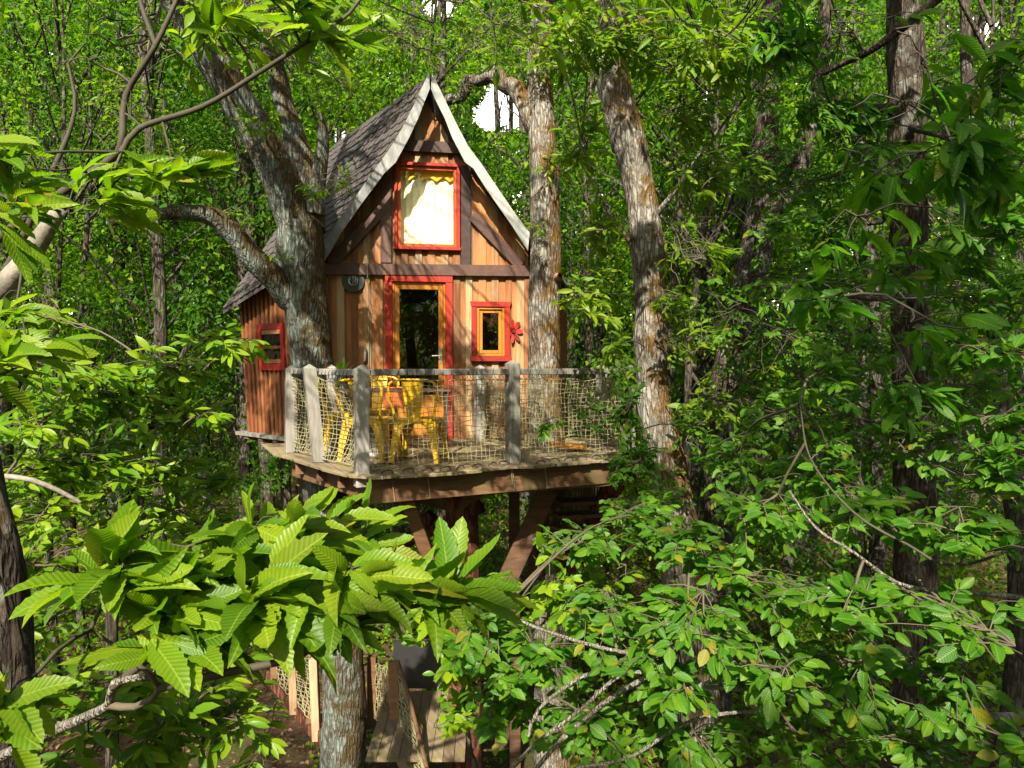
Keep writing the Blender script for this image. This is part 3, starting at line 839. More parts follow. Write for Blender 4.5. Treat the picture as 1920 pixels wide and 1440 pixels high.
# ------------------------------------------------------------------ rope railing
rail = thing('rope_railing', 'grey wooden railing with beige rope netting along the deck edge', 'railing', tuple(DS(0.0, 0.0)))
def post(pt, base, pb, w0, parent=rail, top_cap=True, mat='post', below=0.0, lean=0.0):
    """square post with a pyramid cap between pixel top pt and deck point"""
    b = base - ZV * below; tpx = pt
    mb = MB(); h = w0 / 2
    d1, d2 = DE * h, DN * h
    tp = tpx
    V = []
    mid = (b + tp) / 2
    for q, k in ((b, 1.0), (mid + np.array([lean, 0, 0]), 0.95), (tp, 1.0)):
        V += [q - d1 * k - d2 * k, q + d1 * k - d2 * k, q + d1 * k + d2 * k, q - d1 * k + d2 * k]
    V.append(tp + ZV * 0.045)
    F = [(3, 2, 1, 0)]
    for r_ in (0, 4):
        for k in range(4): F.append((r_ + k, r_ + (k + 1) % 4, r_ + 4 + (k + 1) % 4, r_ + 4 + k))
    for k in range(4): F.append((8 + k, 8 + (k + 1) % 4, 12))
    mb.add(V, F); return mb.build('post', M[mat], parent, bevel=0.004)
def depth(p): return float((p - CAM) @ FWD)
def post_px(bx, by, tx, ty, w0, **kw):
    b = PZ(bx, by, DZ); return post(P(tx, ty, depth(b)), b, None, w0, **kw), b
_, b1 = post_px(546, 848, 546, 692, 0.13)
_, b2 = post_px(598, 866, 580, 690, 0.125)
_, b3 = post_px(678, 888, 678, 692, 0.125, below=0.12)
_, b4 = post_px(962, 866, 961, 682, 0.125)
_, b5 = post_px(1178, 852, 1180, 690, 0.12)
_, b6 = post_px(1128, 818, 1128, 688, 0.12)
_, b7 = post_px(898, 826, 900, 690, 0.12)
_, b8 = post_px(622, 846, 622, 690, 0.10)
RH = 0.965
def railbar(a, b, name='rail', hgt=0.062, th=0.05):
    mb = MB(); mb.bar(a + ZV * (RH - 0.03), b + ZV * (RH - 0.03), th, hgt); return mb.build(name, M['post'], rail, bevel=0.005)
for a, b in ((b1, b2), (b2, b3), (b3, b4), (b4, b5), (b5, b6)):
    e = (b - a) / np.linalg.norm(b - a) * 0.066
    railbar(a + e, b - e)
def net(a, b, zt, zb, sag, cell=0.052, rad=0.0035, parent=rail, in_dir=None, wav=0.012, mat='net'):
    """rope net hung between floor points a and b, bellying towards in_dir"""
    L = np.linalg.norm(b - a); nx_ = max(2, int(L / cell)); nz_ = max(2, int((zt - zb) / cell))
    di = in_dir if in_dir is not None else np.cross(ZV, (b - a) / L)
    G = np.zeros((nx_ + 1, nz_ + 1, 3))
    ph = random.uniform(0, 6)
    for i in range(nx_ + 1):
        for j in range(nz_ + 1):
            s, t = i / nx_, j / nz_
            bow = math.sin(math.pi * s) * (0.35 + 0.65 * math.sin(math.pi * min(1, t * 1.05)))
            p = a + (b - a) * s + ZV * (zb + (zt - zb) * t - a[2])
            p = p + di * sag * bow - ZV * 0.05 * abs(sag) * 5 * math.sin(math.pi * s) * t
            jj = wav * (0.5 if j in (0, nz_) else 1)
            p = p + np.array([jj * math.sin(i * 1.7 + j * 0.9 + ph), jj * math.sin(j * 1.3 + i * .5 + ph), jj * math.cos(i * 1.1 - j * 1.9 + ph)]) * 0.7
            G[i, j] = p
    VV, FF, off = [], [], 0
    lines = [G[i, :, :] for i in range(nx_ + 1)] + [G[:, j, :] for j in range(nz_ + 1)]
    for k, ln in enumerate(lines):
        r_ = rad * (1.6 if k in (0, nx_, nx_ + 1, nx_ + nz_ + 1) else 1.0)
        V, F = tube_arrays(ln, r_, 4)
        VV.append(V); FF.append(F + off); off += len(V)
    V = np.vstack(VV) - loc_of(parent)
    return link_mesh('net', np_mesh('net', V, np.vstack(FF), 4), M[mat], parent)
zt, zb = DZ + RH - 0.10, DZ + 0.03
inn = (DN + DE * 0.2)
net(b1, b2, zt, zb, 0.16, in_dir=DE, cell=0.042, rad=0.0046)
net(b2, b3, zt, zb, 0.22, in_dir=DE, cell=0.044, rad=0.0046)
net(b3, b4, zt, zb, 0.05, in_dir=DN)
net(b4, b5, zt, zb, 0.05, in_dir=DN)
net(b5, b6, zt, zb, 0.15, in_dir=-DE)
bt1, bt2 = PZ(1002, 822, DZ), PZ(1050, 826, DZ)
net(b7, PZ(986, 838, DZ), zt - 0.02, zb, -0.14, cell=0.045, in_dir=DN)
net(PZ(986, 838, DZ), PZ(1020, 846, DZ), zt - 0.1, zb, -0.06, cell=0.045, in_dir=DN)
net(PZ(1052, 822, DZ), b6, zt - 0.03, zb, 0.25, in_dir=DN)
# lacing over the rail
def lacing(a, b, n):
    e = (b - a); L = np.linalg.norm(e); e /= L; sd = np.cross(e, ZV)
    pts = []
    for i in range(n * 8 + 1):
        t = i / (n * 8); ang = 2 * math.pi * i / 8
        r1, r2 = 0.032, 0.058
        c = a + e * (0.07 + (L - 0.14) * t) + ZV * (RH - 0.05)
        pts.append(c + sd * r1 * math.cos(ang) + ZV * r2 * math.sin(ang))
    mb = MB(); mb.tube(pts, 0.0032, 5); return mb.build('lacing', M['cord'], rail)
lacing(b3, b4, 16); lacing(b4, b5, 12); lacing(b2, b3, 10); lacing(b1, b2, 6)
# cord hooks along the front edge
hm = MB(); hm.tube([(0.05 * math.cos(t), 0.01 * math.sin(2 * t), 0.028 * math.sin(t)) for t in np.linspace(-0.2, math.pi + 0.2, 10)], 0.0065, 6)
hook_me = None
for i in range(17):
    s_ = 0.25 + i * 0.175 + random.uniform(-.03, .03); t_ = front_t(s_) + 0.10
    p = DS(s_, t_, DZ + 0.014)
    if hook_me is None:
        o = hm.build('cord_hook', M['cord'], None); hook_me = o.data; o.parent = rail
    else:
        o = bpy.data.objects.new('cord_hook', hook_me); col.objects.link(o); o.parent = rail
    o.location = p - loc_of(rail); o.rotation_euler = (random.uniform(-.4, .4), 0, R(25) + random.uniform(-.5, .5))

# ------------------------------------------------------------------ chairs and table on the deck
def make_chair(label, loc, rz):
    t = thing('metal_chair', label, 'chair', loc, rz, 'yellow metal chairs on the deck')
    Y_ = M['yellow']
    mb = MB(); hs = 0.18
    ring = []
    for k in range(24):
        a = 2 * math.pi * k / 24; c_, s_ = math.cos(a), math.sin(a)
        q = (abs(c_) ** 5 + abs(s_) ** 5) ** (-1 / 5)
        ring.append((hs * q * c_, hs * q * s_))
    V = [(x * 0.93, y * 0.93, 0.452) for x, y in ring] + [(x, y, 0.443) for x, y in ring] + [(x * 1.01, y * 1.01, 0.405) for x, y in ring] + [(x * 0.97, y * 0.97, 0.405) for x, y in ring]
    F = [tuple(range(24))] + [(r_ * 24 + k, r_ * 24 + (k + 1) % 24, (r_ + 1) * 24 + (k + 1) % 24, (r_ + 1) * 24 + k) for r_ in range(3) for k in range(24)]
    mb.add(V, [f[::-1] if len(f) > 4 else f[::-1] for f in F]); mb.build('seat', Y_, t, smooth=False)
    for sx in (-1, 1):
        for sy in (-1, 1):
            mb = MB()
            def sec(z, r0, wd):
                x, y = sx * r0, sy * r0
                return [(x, y, z), (x - sx * wd, y, z), (x - sx * wd, y - sy * .006, z), (x - sx * .006, y - sy * .006, z), (x - sx * .006, y - sy * wd, z), (x, y - sy * wd, z)]
            V = []
            prof = [(0.43, 0.178, 0.115), (0.36, 0.186, 0.085), (0.30, 0.191, 0.068), (0.15, 0.203, 0.05), (0.0, 0.216, 0.034)]
            for z, r0, wd in prof: V += sec(z, r0, wd)
            F = []
            for r_ in range(len(prof) - 1):
                for k in range(6):
                    F.append((r_ * 6 + k, r_ * 6 + (k + 1) % 6, r_ * 6 + 6 + (k + 1) % 6, r_ * 6 + 6 + k))
            F += [tuple(range(6)), tuple(range(24, 30))]
            mb.add(V, F); lg_ = mb.build('leg', Y_, t)
            cp = MB(); cp.box((sx * .205, sy * .205, 0.006), (.018, 0, 0), (0, .018, 0), (0, 0, .006)); cp.build('foot_cap', M['black'], lg_)
    # aprons with an arch between the legs
    for k in range(4):
        a = k * math.pi / 2; ca, sa = math.cos(a), math.sin(a)
        pts = [(-0.172, 0.43), (0.172, 0.43)]
        arch = [(0.11 * math.cos(q) * 1.05, 0.30 + 0.115 * math.sin(q) ** 0.8) for q in np.linspace(0.02, math.pi - 0.02, 13)]
        top_ = [(x, 0.43) for x, _ in arch]
        mb = MB()
        for i in range(12):
            q = [arch[i], arch[i + 1], top_[i + 1], top_[i]]
            mb.prism([(x * ca - (-0.183) * sa, x * sa + (-0.183) * ca, z) for x, z in q], (sa * 0.003, -ca * 0.003, 0))
        mb.build('apron', Y_, t)
    # back at local -y
    hoop = []
    for x, y, z in ((-0.165, -0.172, 0.44), (-0.185, -0.20, 0.58), (-0.208, -0.228, 0.72), (-0.205, -0.243, 0.79), (-0.165, -0.254, 0.838), (-0.08, -0.258, 0.852), (0, -0.259, 0.854), (0.08, -0.258, 0.852), (0.165, -0.254, 0.838), (0.205, -0.243, 0.79), (0.208, -0.228, 0.72), (0.185, -0.20, 0.58), (0.165, -0.172, 0.44)):
        hoop.append((x, y, z))
    pp, _ = smooth_path(hoop, [0.012] * len(hoop), 0.03)
    mb = MB(); mb.tube(pp, 0.0125, 10); mb.build('back_frame', Y_, t, smooth=True)
    t.scale = (1.2, 1.15, 1.0)
    mb = MB(); V = []
    for z, y, wd in ((0.43, -0.176, 0.060), (0.55, -0.199, 0.068), (0.70, -0.229, 0.08), (0.848, -0.257, 0.092)):
        V += [(-wd, y, z), (wd, y, z), (wd, y + .004, z), (-wd, y + .004, z)]
    F = [(r_ * 4 + k, r_ * 4 + (k + 1) % 4, r_ * 4 + 4 + (k + 1) % 4, r_ * 4 + 4 + k) for r_ in range(3) for k in range(4)] + [(3, 2, 1, 0), (12, 13, 14, 15)]
    mb.add(V, F); mb.build('back_splat', Y_, t)
    return t
def deckpt(px, d, z=DZ):
    q = P(px, 700, d); q[2] = z + 0.004; return tuple(q)
make_chair('yellow metal chair seen from behind, right one of the pair at the railing', deckpt(787, 7.36), R(-8))
make_chair('yellow metal chair behind the corner post, its splat half hidden', deckpt(694, 7.45), R(-14))
make_chair('yellow metal chair on the house side of the table, facing the railing', deckpt(700, 8.8), R(176))
make_chair('yellow metal chair behind the bulging side net by the trunk', deckpt(645, 8.25), R(-75))
tb = thing('table', 'dark slim table standing between the yellow chairs before the door', 'table', deckpt(742, 8.08), R(6))
mb = MB(); mb.box((0, 0, 0.715), (0.62, 0, 0), (0, 0.33, 0), (0, 0, 0.014)); mb.build('table_top', M['beam'], tb, bevel=0.004)
for sx in (-1, 1):
    for sy in (-1, 1):
        mb = MB(); mb.box((sx * 0.57, sy * 0.28, 0.35), (0.02, 0, 0), (0, 0.02, 0), (0, 0, 0.35)); mb.build('leg', M['black'], tb)
jar = thing('glass_jar', 'blue green glass jar with leafy sprigs on the end of the table', 'jar', tuple(np.array(deckpt(641, 8.0)) + ZV * 0.731))
def lathe(mb, prof, n=18):
    V = [(r_ * math.cos(2 * math.pi * k / n), r_ * math.sin(2 * math.pi * k / n), z) for r_, z in prof for k in range(n)]
    F = [(i * n + k, i * n + (k + 1) % n, (i + 1) * n + (k + 1) % n, (i + 1) * n + k) for i in range(len(prof) - 1) for k in range(n)]
    F.append(tuple(range(n))[::-1]); mb.add(V, F)
mb = MB(); lathe(mb, [(0.06, 0.0), (0.085, 0.02), (0.09, 0.10), (0.07, 0.15), (0.045, 0.17), (0.05, 0.19)])
mb.v = [tuple(np.array(v) + loc_of(jar)) for v in mb.v]; mb.build('vessel', M['jar'], jar, smooth=True)
mb = MB()
for k in range(26):
    a = random.uniform(0, 6.28); el = random.uniform(0.2, 1.4); L = random.uniform(0.08, 0.2)
    c = loc_of(jar) + np.array([0, 0, 0.15]); d = np.array([math.cos(a) * math.cos(el), math.sin(a) * math.cos(el), math.sin(el)])
    e = np.cross(d, ZV); e /= np.linalg.norm(e); tip = c + d * L
    mb.add([c + d * L * .3, tip - d * 0.035 + e * .022, tip + d * .02, tip - d * 0.035 - e * .022], [(0, 1, 2, 3)])
mb.build('sprig', M['smallleaf'], jar, kind='stuff')
cu = thing('cushion', 'orange cushion standing on the far chair behind the table', 'cushion', tuple(np.array(deckpt(738, 8.72)) + ZV * 0.45))
mb = MB(); V = []; F = []; n = 10
for i in range(n + 1):
    for j in range(n + 1):
        x, z = (i / n - .5) * 0.26, (j / n - .5) * 0.26
        th = 0.06 * (1 - (2 * i / n - 1) ** 4) * (1 - (2 * j / n - 1) ** 4)
        V += [(x, th, z), (x, -th, z)]
for i in range(n):
    for j in range(n):
        a = 2 * (i * (n + 1) + j); b = 2 * ((i + 1) * (n + 1) + j); F += [(a, a + 2, b + 2, b), (a + 1, b + 1, b + 3, a + 3)]
mb.add([np.array(v) + loc_of(cu) + np.array([0, 0, .15]) for v in V], F); mb.build('cover', M['orange'], cu, smooth=True)
bag = thing('cloth_bag', 'small white cloth bag on the deck under the chair by the corner post', 'bag', deckpt(704, 7.7))
mb = MB(); lathe(mb, [(0.10, 0.0), (0.13, 0.04), (0.13, 0.12), (0.10, 0.19), (0.05, 0.22), (0.065, 0.26)], 16)
mb.v = [tuple(np.array(v) * (1, .75, 1) + loc_of(bag) + np.array([0.006 * math.sin(v[2] * 60), 0, 0])) for v in mb.v]; mb.build('sack', M['white'], bag, smooth=True)
mb = MB(); mb.tube([loc_of(bag) + np.array([0.055 * math.cos(t), 0.045 * math.sin(t), 0.215]) for t in np.linspace(0, 2 * math.pi, 14)], 0.008, 6); mb.build('drawstring', M['net'], bag)

# ------------------------------------------------------------------ stairs down, landing with net railing
stair = thing('staircase', 'brown wooden steps going down beneath the deck', 'stairs', tuple(P(1090, 1000, 8.3) * (1, 1, 0)))
for k in range(5):
    q0 = P(1046 - 2 * k, 942 + 25 * k, 8.35 - 0.02 * k); q1 = P(1134 - 12 * k, 938 + 25 * k, 8.55)
    mb = MB(); mb.bar(q0, q1, 0.26, 0.045); mb.build('tread', M['frame'], stair, bevel=0.004)
mb = MB(); mb.bar(P(1152, 905, 8.5), P(1075, 1075, 8.7), 0.06, 0.26, up=(1, 0, .4)); mb.build('stringer', M['log'], stair)
mb = MB(); mb.bar(P(1030, 930, 8.75), P(1000, 1085, 8.75), 0.06, 0.2, up=(1, 0, .2)); mb.build('stringer', M['frame'], stair)
sl_ = P(1085, 905, 9.3)
for k in range(22):
    q = P(1045 + k * 5, 905, 9.2); mb = MB(); mb.bar(q, q - ZV * 1.0, 0.028, 0.028, up=(0, 1, 0)); mb.build('slat', M['frame'], stair)
land = thing('landing', 'lower wooden landing with rope net railings below the deck', 'landing', tuple(P(780, 1440, 8.4) * (1, 1, 0)))
LZ = 2.0
lp0 = PZ(725, 1300, LZ); lp1 = PZ(880, 1300, LZ)
for k in range(9):
    a = lp0 + (lp1 - lp0) * (k / 9); b = lp0 + (lp1 - lp0) * ((k + 0.94) / 9)
    mb = MB(); mb.prism([a, b, b + np.array([0.05, -1.5, 0]), a + np.array([0.05, -1.5, 0])], ZV * 0.03); mb.build('board', M['deck'], land)
mb = MB(); mb.prism([PZ(738, 1297, LZ) + ZV * .04, PZ(845, 1297, LZ) + ZV * .04, PZ(845, 1297, LZ) + ZV * 0.62, PZ(738, 1297, LZ) + ZV * 0.62], np.array([0, 0.05, 0])); mb.build('screen_panel', M['black'], land)
for k, (x0, y0, x1, y1, d_) in enumerate(((738, 1240, 742, 1400, 8.0), (698, 1230, 698, 1345, 8.9))):
    mb = MB(); mb.bar(P(x0, y0, d_), P(x1, y1, d_), 0.11, 0.11, up=(0, 1, 0)); mb.build('post', M['frame'], land, bevel=0.005)
mb = MB(); mb.bar(P(745, 1385, 7.9), P(775, 1470, 7.2), 0.05, 0.17, up=(1, 0, .3)); mb.build('stringer', M['pale'], land)
mb = MB(); mb.tube([P(746, 1240, 7.95), P(765, 1300, 7.6), P(800, 1440, 6.9)], 0.022, 8); mb.build('handrail', M['frame'], land)
def net4(c00, c10, c01, c11, nx_, nz_, parent, rad=0.006):
    G = np.zeros((nx_ + 1, nz_ + 1, 3))
    for i in range(nx_ + 1):
        for j in range(nz_ + 1):
            s, t = i / nx_, j / nz_
            G[i, j] = (c00 * (1 - s) + c10 * s) * (1 - t) + (c01 * (1 - s) + c11 * s) * t + np.array([0.012 * math.sin(i * 2.1 + j), 0.05 * math.sin(math.pi * s) * math.sin(math.pi * t), 0.010 * math.sin(i + j * 1.7)])
    VV, FF, off = [], [], 0
    for ln in [G[i] for i in range(nx_ + 1)] + [G[:, j] for j in range(nz_ + 1)]:
        V, F = tube_arrays(ln, rad, 4); VV.append(V); FF.append(F + off); off += len(V)
    return link_mesh('net', np_mesh('net', np.vstack(VV) - loc_of(parent), np.vstack(FF), 4), M['net'], parent)
net4(P(702, 1345, 8.9), P(738, 1385, 8.05), P(702, 1245, 8.9), P(738, 1250, 8.05), 14, 14, land)
net4(P(748, 1400, 7.9), P(778, 1470, 7.1), P(748, 1250, 7.9), P(806, 1450, 6.9), 14, 20, land)
fl2 = thing('stair_flight', 'reddish stair flight with net balustrade left of the grey trunk', 'stairs', tuple(P(560, 1400, 9.2) * (1, 1, 0)))
for (x0, y0, x1, y1, d_, m_) in ((514, 1190, 516, 1275, 9.9, 'frame'), (548, 1225, 552, 1338, 9.4, 'pale'), (588, 1235, 594, 1388, 9.0, 'pale')):
    mb = MB(); mb.bar(P(x0, y0, d_), P(x1, y1, d_), 0.10, 0.10, up=(0, 1, 0)); mb.build('post', M[m_], fl2, bevel=0.005)
mb = MB(); mb.bar(P(502, 1268, 10.0), P(606, 1395, 8.9), 0.05, 0.16, up=(0, 0, 1)); mb.build('stringer', M['log'], fl2)
net4(P(553, 1315, 9.38), P(590, 1360, 9.02), P(553, 1222, 9.38), P(590, 1232, 9.02), 9, 16, fl2)
net4(P(520, 1280, 9.8), P(548, 1310, 9.42), P(520, 1205, 9.8), P(548, 1222, 9.42), 8, 12, fl2)
for k in range(4):
    q = P(530 + 22 * k, 1300 + 24 * k, 9.7 - .25 * k); mb = MB(); mb.bar(q, q + np.array([0.8, 0.25, 0]), 0.22, 0.04); mb.build('tread', M['frame'], fl2)
#--FOLIAGE--
# ------------------------------------------------------------------ leaf shapes
def leaf_template(w, teeth, curl, fold, droop=0.25, widest=0.5, nst=7):
    """unit-length leaf along +y; midrib and two edges; toothed margin"""
    ys = np.linspace(0, 1, nst)
    def width(y):
        a = np.clip(y / widest, 0, 1) if y < widest else np.clip((1 - y) / (1 - widest), 0, 1)
        return w * math.sin(a * math.pi / 2) ** 0.8
    mid, L, Rr = [], [], []
    for i, y in enumerate(ys):
        z = -droop * y * y + curl * math.sin(y * 5)
        ww = width(y)
        mid.append((0, y, z))
        L.append((-ww, y + 0.03, z + fold * ww)); Rr.append((ww, y + 0.03, z + fold * ww))
    V = []; F = []
    V += mid
    nm = len(mid)
    def side(E, sgn):
        idx = [0]
        for i in range(1, nm - 1):
            V.append(E[i]); idx.append(len(V) - 1)
            if teeth:   # notch between this and the next station
                if i < nm - 2:
                    q = 0.42 * np.array(E[i]) + 0.58 * np.array(E[i + 1]); m_ = 0.42 * np.array(mid[i]) + 0.58 * np.array(mid[i + 1])
                    V.append(tuple(q + (m_ - q) * teeth)); idx.append(len(V) - 1)
        idx.append(nm - 1)
        # zip the edge to the midrib
        e = idx; i = 0; j = 0
        while i < nm - 1 or j < len(e) - 1:
            ym = mid[i + 1][1] if i < nm - 1 else 9
            ye = V[e[j + 1]][1] if j < len(e) - 1 else 9
            if ye <= ym + 0.02 and j < len(e) - 1:
                t = (i, e[j], e[j + 1]); j += 1
            else:
                t = (i, e[j], i + 1); i += 1
            if len(set(t)) == 3: F.append(t if sgn < 0 else t[::-1])
            if i >= nm - 1 and j >= len(e) - 1: break
    side(L, -1); side(Rr, 1)
    V = np.array(V, float)
    uv = np.stack([V[:, 0] / (2 * w) + 0.5, V[:, 1]], -1)
    return V, np.array(F, int), uv
LEAF = {
    'chestnut': [leaf_template(0.175, 0.13, 0.02, 0.35, 0.22, 0.45, 9), leaf_template(0.19, 0.13, -0.04, 0.15, 0.5, 0.5, 9), leaf_template(0.17, 0.13, 0.05, 0.6, 0.0, 0.45, 9), leaf_template(0.18, 0.13, 0.04, -0.2, 0.35, 0.5, 9), leaf_template(0.18, 0.13, 0.06, 0.45, -0.25, 0.5, 9), leaf_template(0.18, 0.13, -0.05, 0.7, 0.65, 0.45, 9)],
    'hornbeam': [leaf_template(0.27, 0.08, 0.02, 0.3, 0.15, 0.42, 7), leaf_template(0.30, 0.08, -0.02, 0.1, 0.3, 0.45, 7), leaf_template(0.25, 0.08, 0.03, 0.5, 0.05, 0.42, 7)],
    'lance': [leaf_template(0.15, 0, 0.02, 0.3, 0.2, 0.5, 5), leaf_template(0.17, 0, -0.02, 0.1, 0.4, 0.5, 5), leaf_template(0.14, 0, 0.03, 0.5, 0.0, 0.5, 5)],
    'oval': [leaf_template(0.27, 0, 0.02, 0.3, 0.15, 0.45, 4), leaf_template(0.30, 0, -0.02, 0.1, 0.35, 0.5, 4), leaf_template(0.24, 0, 0.03, 0.5, 0.0, 0.45, 4)],
    'rhomb': [(np.array([(0, 0, 0), (-.28, .45, .07), (0, 1, -.12), (.28, .45, .07)], float), np.array([(0, 2, 1), (0, 3, 2)]), np.array([(.5, 0), (0, .45), (.5, 1), (1, .45)], float))],
}
LEAFME = {}
def leaf_mesh(species, k, mat):
    key = (species, k, mat)
    if key not in LEAFME:
        V, F, uv = LEAF[species][k]
        me = np_mesh('leaf', V, F, 3, uv=uv)
        me.materials.append(M[mat]); LEAFME[key] = me
    return LEAFME[key]

def frames(A, N):
    """rows of leaf axes and rough normals -> (n,3,3) matrices with columns x, y, z"""
    A = A / np.maximum(np.linalg.norm(A, axis=1, keepdims=True), 1e-9)
    X_ = np.cross(A, N); X_ /= np.maximum(np.linalg.norm(X_, axis=1, keepdims=True), 1e-9)
    Z_ = np.cross(X_, A)
    return np.stack([X_, A, Z_], -1)

def merged_leaves(name, pos, mats, size, var, species, mat, parent, rnd=None, kind='stuff'):
    VV, FF, UV, RN, off = [], [], [], [], 0
    rnd = RNG.random(len(pos)) if rnd is None else rnd
    for k in range(len(LEAF[species])):
        sel = np.where(var == k)[0]
        if not len(sel): continue
        V, F, uv = LEAF[species][k]
        W_ = np.einsum('nij,kj->nki', mats[sel], V) * size[sel][:, None, None] + pos[sel][:, None, :]
        VV.append(W_.reshape(-1, 3)); n = len(V)
        FF.append((F[None] + (np.arange(len(sel)) * n)[:, None, None]).reshape(-1, 3) + off)
        UV.append(np.tile(uv, (len(sel), 1))); RN.append(np.repeat(rnd[sel], n)); off += n * len(sel)
    if not VV: return None
    V = np.vstack(VV) - loc_of(parent)
    return link_mesh(name, np_mesh(name, V, np.vstack(FF), 3, uv=np.vstack(UV), rnd=np.concatenate(RN)), M[mat], parent, kind)

def lit_reject(pts, targets):
    """True where a point lies on the sun's path to a spot that the sun reaches in the photograph"""
    bad = np.zeros(len(pts), bool)
    for c, r in targets:
        d = pts - np.asarray(c); t = d @ SUN
        perp = np.linalg.norm(d - t[:, None] * SUN, axis=1)
        bad |= (perp < r) & (t > 0.9)
    return bad

class Tree:
    def __init__(s, name, label, cat, base, bark_mat, group=None):
        s.root = thing(name, label, cat, tuple(base), group=group)
        s.bark = bark_mat; s.limbs = []; s.pos = []; s.ax = []; s.nr = []; s.sz = []; s.tw = []; s.jit = 0.45
    def limb(s, pts, rads, name='trunk', seg=22, lump=0.10, step=0.07, label=None, mat=None):
        big = float(np.mean(rads)) > 0.11
        if big and seg >= 20: seg, step = 40, 0.045
        pp, rr_ = smooth_path(pts, rads, step)
        V, F = tube_arrays(pp, rr_, seg)
        ctr = np.repeat(pp, seg, axis=0); dv = V - ctr
        sc_ = 1.2 / max(0.05, float(np.mean(rads)))
        nz_ = np.array([noise.noise(Vector((v[0] * sc_ * .5, v[1] * sc_ * .5, v[2] * sc_ * .22))) * 0.7 + noise.noise(Vector((v[0] * sc_ * 1.6, v[1] * sc_ * 1.6, v[2] * sc_ * .5))) * 0.3 for v in V])
        if big and seg >= 20:
            fz = np.array([noise.noise(Vector((v[0] * 26, v[1] * 26, v[2] * 4.5))) + 0.6 * noise.noise(Vector((v[0] * 11, v[1] * 11, v[2] * 3 + 7))) for v in V])
            nz_ = nz_ + 0.28 * fz
        V = ctr + dv * (1 + lump * 2 * nz_)[:, None]
        me = np_mesh(name, V - loc_of(s.root), F, 4, smooth=True)
        o = link_mesh(name, me, M[mat or s.bark], s.root)
        if label: o['label'] = label
        s.limbs.append((pp, rr_)); return o
    def near(s, p):
        best = None
        for pp, _ in s.limbs:
            d = np.linalg.norm(pp - p, axis=1); i = int(np.argmin(d))
            if best is None or d[i] < best[0]: best = (d[i], pp[i])
        return best[1]
    def blob(s, c, rad, n, leaf, shoot=(0.2, 0.45), nl=(6, 9), wind=(0.15, 0, 0), droop=0.25, up=0.15, anchor=None, ang=58, tw=0.0035, main=True, bulk=0.0, orient=None):
        """leafy shoots filling the ellipsoid c +- rad, carried by a branch from the tree's nearest limb"""
        c = np.asarray(c, float); rad = np.asarray(rad, float) * np.ones(3); wind = np.asarray(wind, float)
        a = s.near(c) if anchor is None else np.asarray(anchor, float)
        mid = (a + c) / 2 + np.array([0, 0, 0.08 * np.linalg.norm(c - a)]) + RNG.normal(0, 0.04, 3) * np.linalg.norm(c - a)
        dirm = (c - a) / max(np.linalg.norm(c - a), 1e-6)
        main_pts, mr = smooth_path([a, mid, c, c + dirm * rad * 0.7], [min(0.03, 0.0035 * np.linalg.norm(c - a) + tw * 1.5), tw * 1.7, tw * 1.3, tw * .8], 0.08)
        if main: s.tw.append((main_pts, mr, 5))
        inner = main_pts[len(main_pts) // 2:]
        for _ in range(n):
            q = RNG.normal(0, 1, 3); q = q / np.linalg.norm(q) * RNG.random() ** 0.45
            tip = c + q * rad
            b = inner[RNG.integers(len(inner))]
            L = RNG.uniform(*shoot)
            d = tip - b; L = min(L, max(0.08, 0.9 * np.linalg.norm(d))); d = d / max(np.linalg.norm(d), 1e-6) + RNG.normal(0, 0.16, 3) + np.array([0, 0, up]) + wind
            if orient is not None: d = d * 0.5 + np.asarray(orient)
            d /= np.linalg.norm(d)
            st_ = tip - d * L
            e = tip + np.array([0, 0, -0.06 * L])
            if np.linalg.norm(st_ - b) < 0.07: pth, pr = smooth_path([b, (b + e) / 2 + np.array([0, 0, 0.015]), e], [tw, tw * .8, tw * .5], 0.06)
            else: pth, pr = smooth_path([b, (b + st_) / 2 + RNG.normal(0, .012, 3), st_, (st_ + tip) / 2 + np.array([0, 0, 0.02]), e], [tw * 1.3, tw * 1.1, tw, tw * .8, tw * .5], 0.06)
            s.tw.append((pth, pr, 3))
            k = RNG.integers(nl[0], nl[1] + 1)
            for i in range(k):
                t = 0.12 + 0.88 * (i + 0.5) / k
                p = st_ + (e - st_) * t
                sd = np.cross(d, ZV) + RNG.normal(0, .25, 3); sd /= max(np.linalg.norm(sd), 1e-6)
                if i % 2: sd = -sd
                an = R(ang * (1 - 0.55 * t * (i >= k - 2)) + RNG.normal(0, 10))
                ax = d * math.cos(an) + sd * math.sin(an) + wind * 0.8 + np.array([0, 0, -droop * RNG.uniform(0.3, 1.4)])
                s.pos.append(p); s.ax.append(ax)
                s.nr.append(np.array([-0.05, -0.38, 0.9]) + RNG.normal(0, s.jit, 3))
                s.sz.append(leaf * RNG.uniform(0.6, 1.1) * (0.85 + 0.3 * math.sin(math.pi * t)))
    def extra(s, pos, ax, nr, sz):
        s.pos += list(pos); s.ax += list(ax); s.nr += list(nr); s.sz += list(sz)
    def finish(s, species, leaf_mat, singles=300, twig_mat='twig', leaf_name='leaf', minpx=9.0, targets=None):
        if s.tw:
            VV, FF, off = [], [], 0
            for p, r_, sg in s.tw:
                V, F = tube_arrays(p, r_, sg); VV.append(V); FF.append(F + off); off += len(V)
            link_mesh('twigs', np_mesh('twigs', np.vstack(VV) - loc_of(s.root), np.vstack(FF), 4, smooth=True), M[twig_mat], s.root, 'stuff')
        if not s.pos: return
        pos = np.array(s.pos); sz = np.array(s.sz); mats = frames(np.array(s.ax), np.array(s.nr))
        if targets is not None:
            keep = ~lit_reject(pos, targets)
            pos, sz, mats = pos[keep], sz[keep], mats[keep]
        nv = len(LEAF[species]); var = RNG.integers(0, nv, len(pos))
        ctr = pos + mats[:, :, 1] * sz[:, None] * 0.5
        px, py, d = project(ctr)
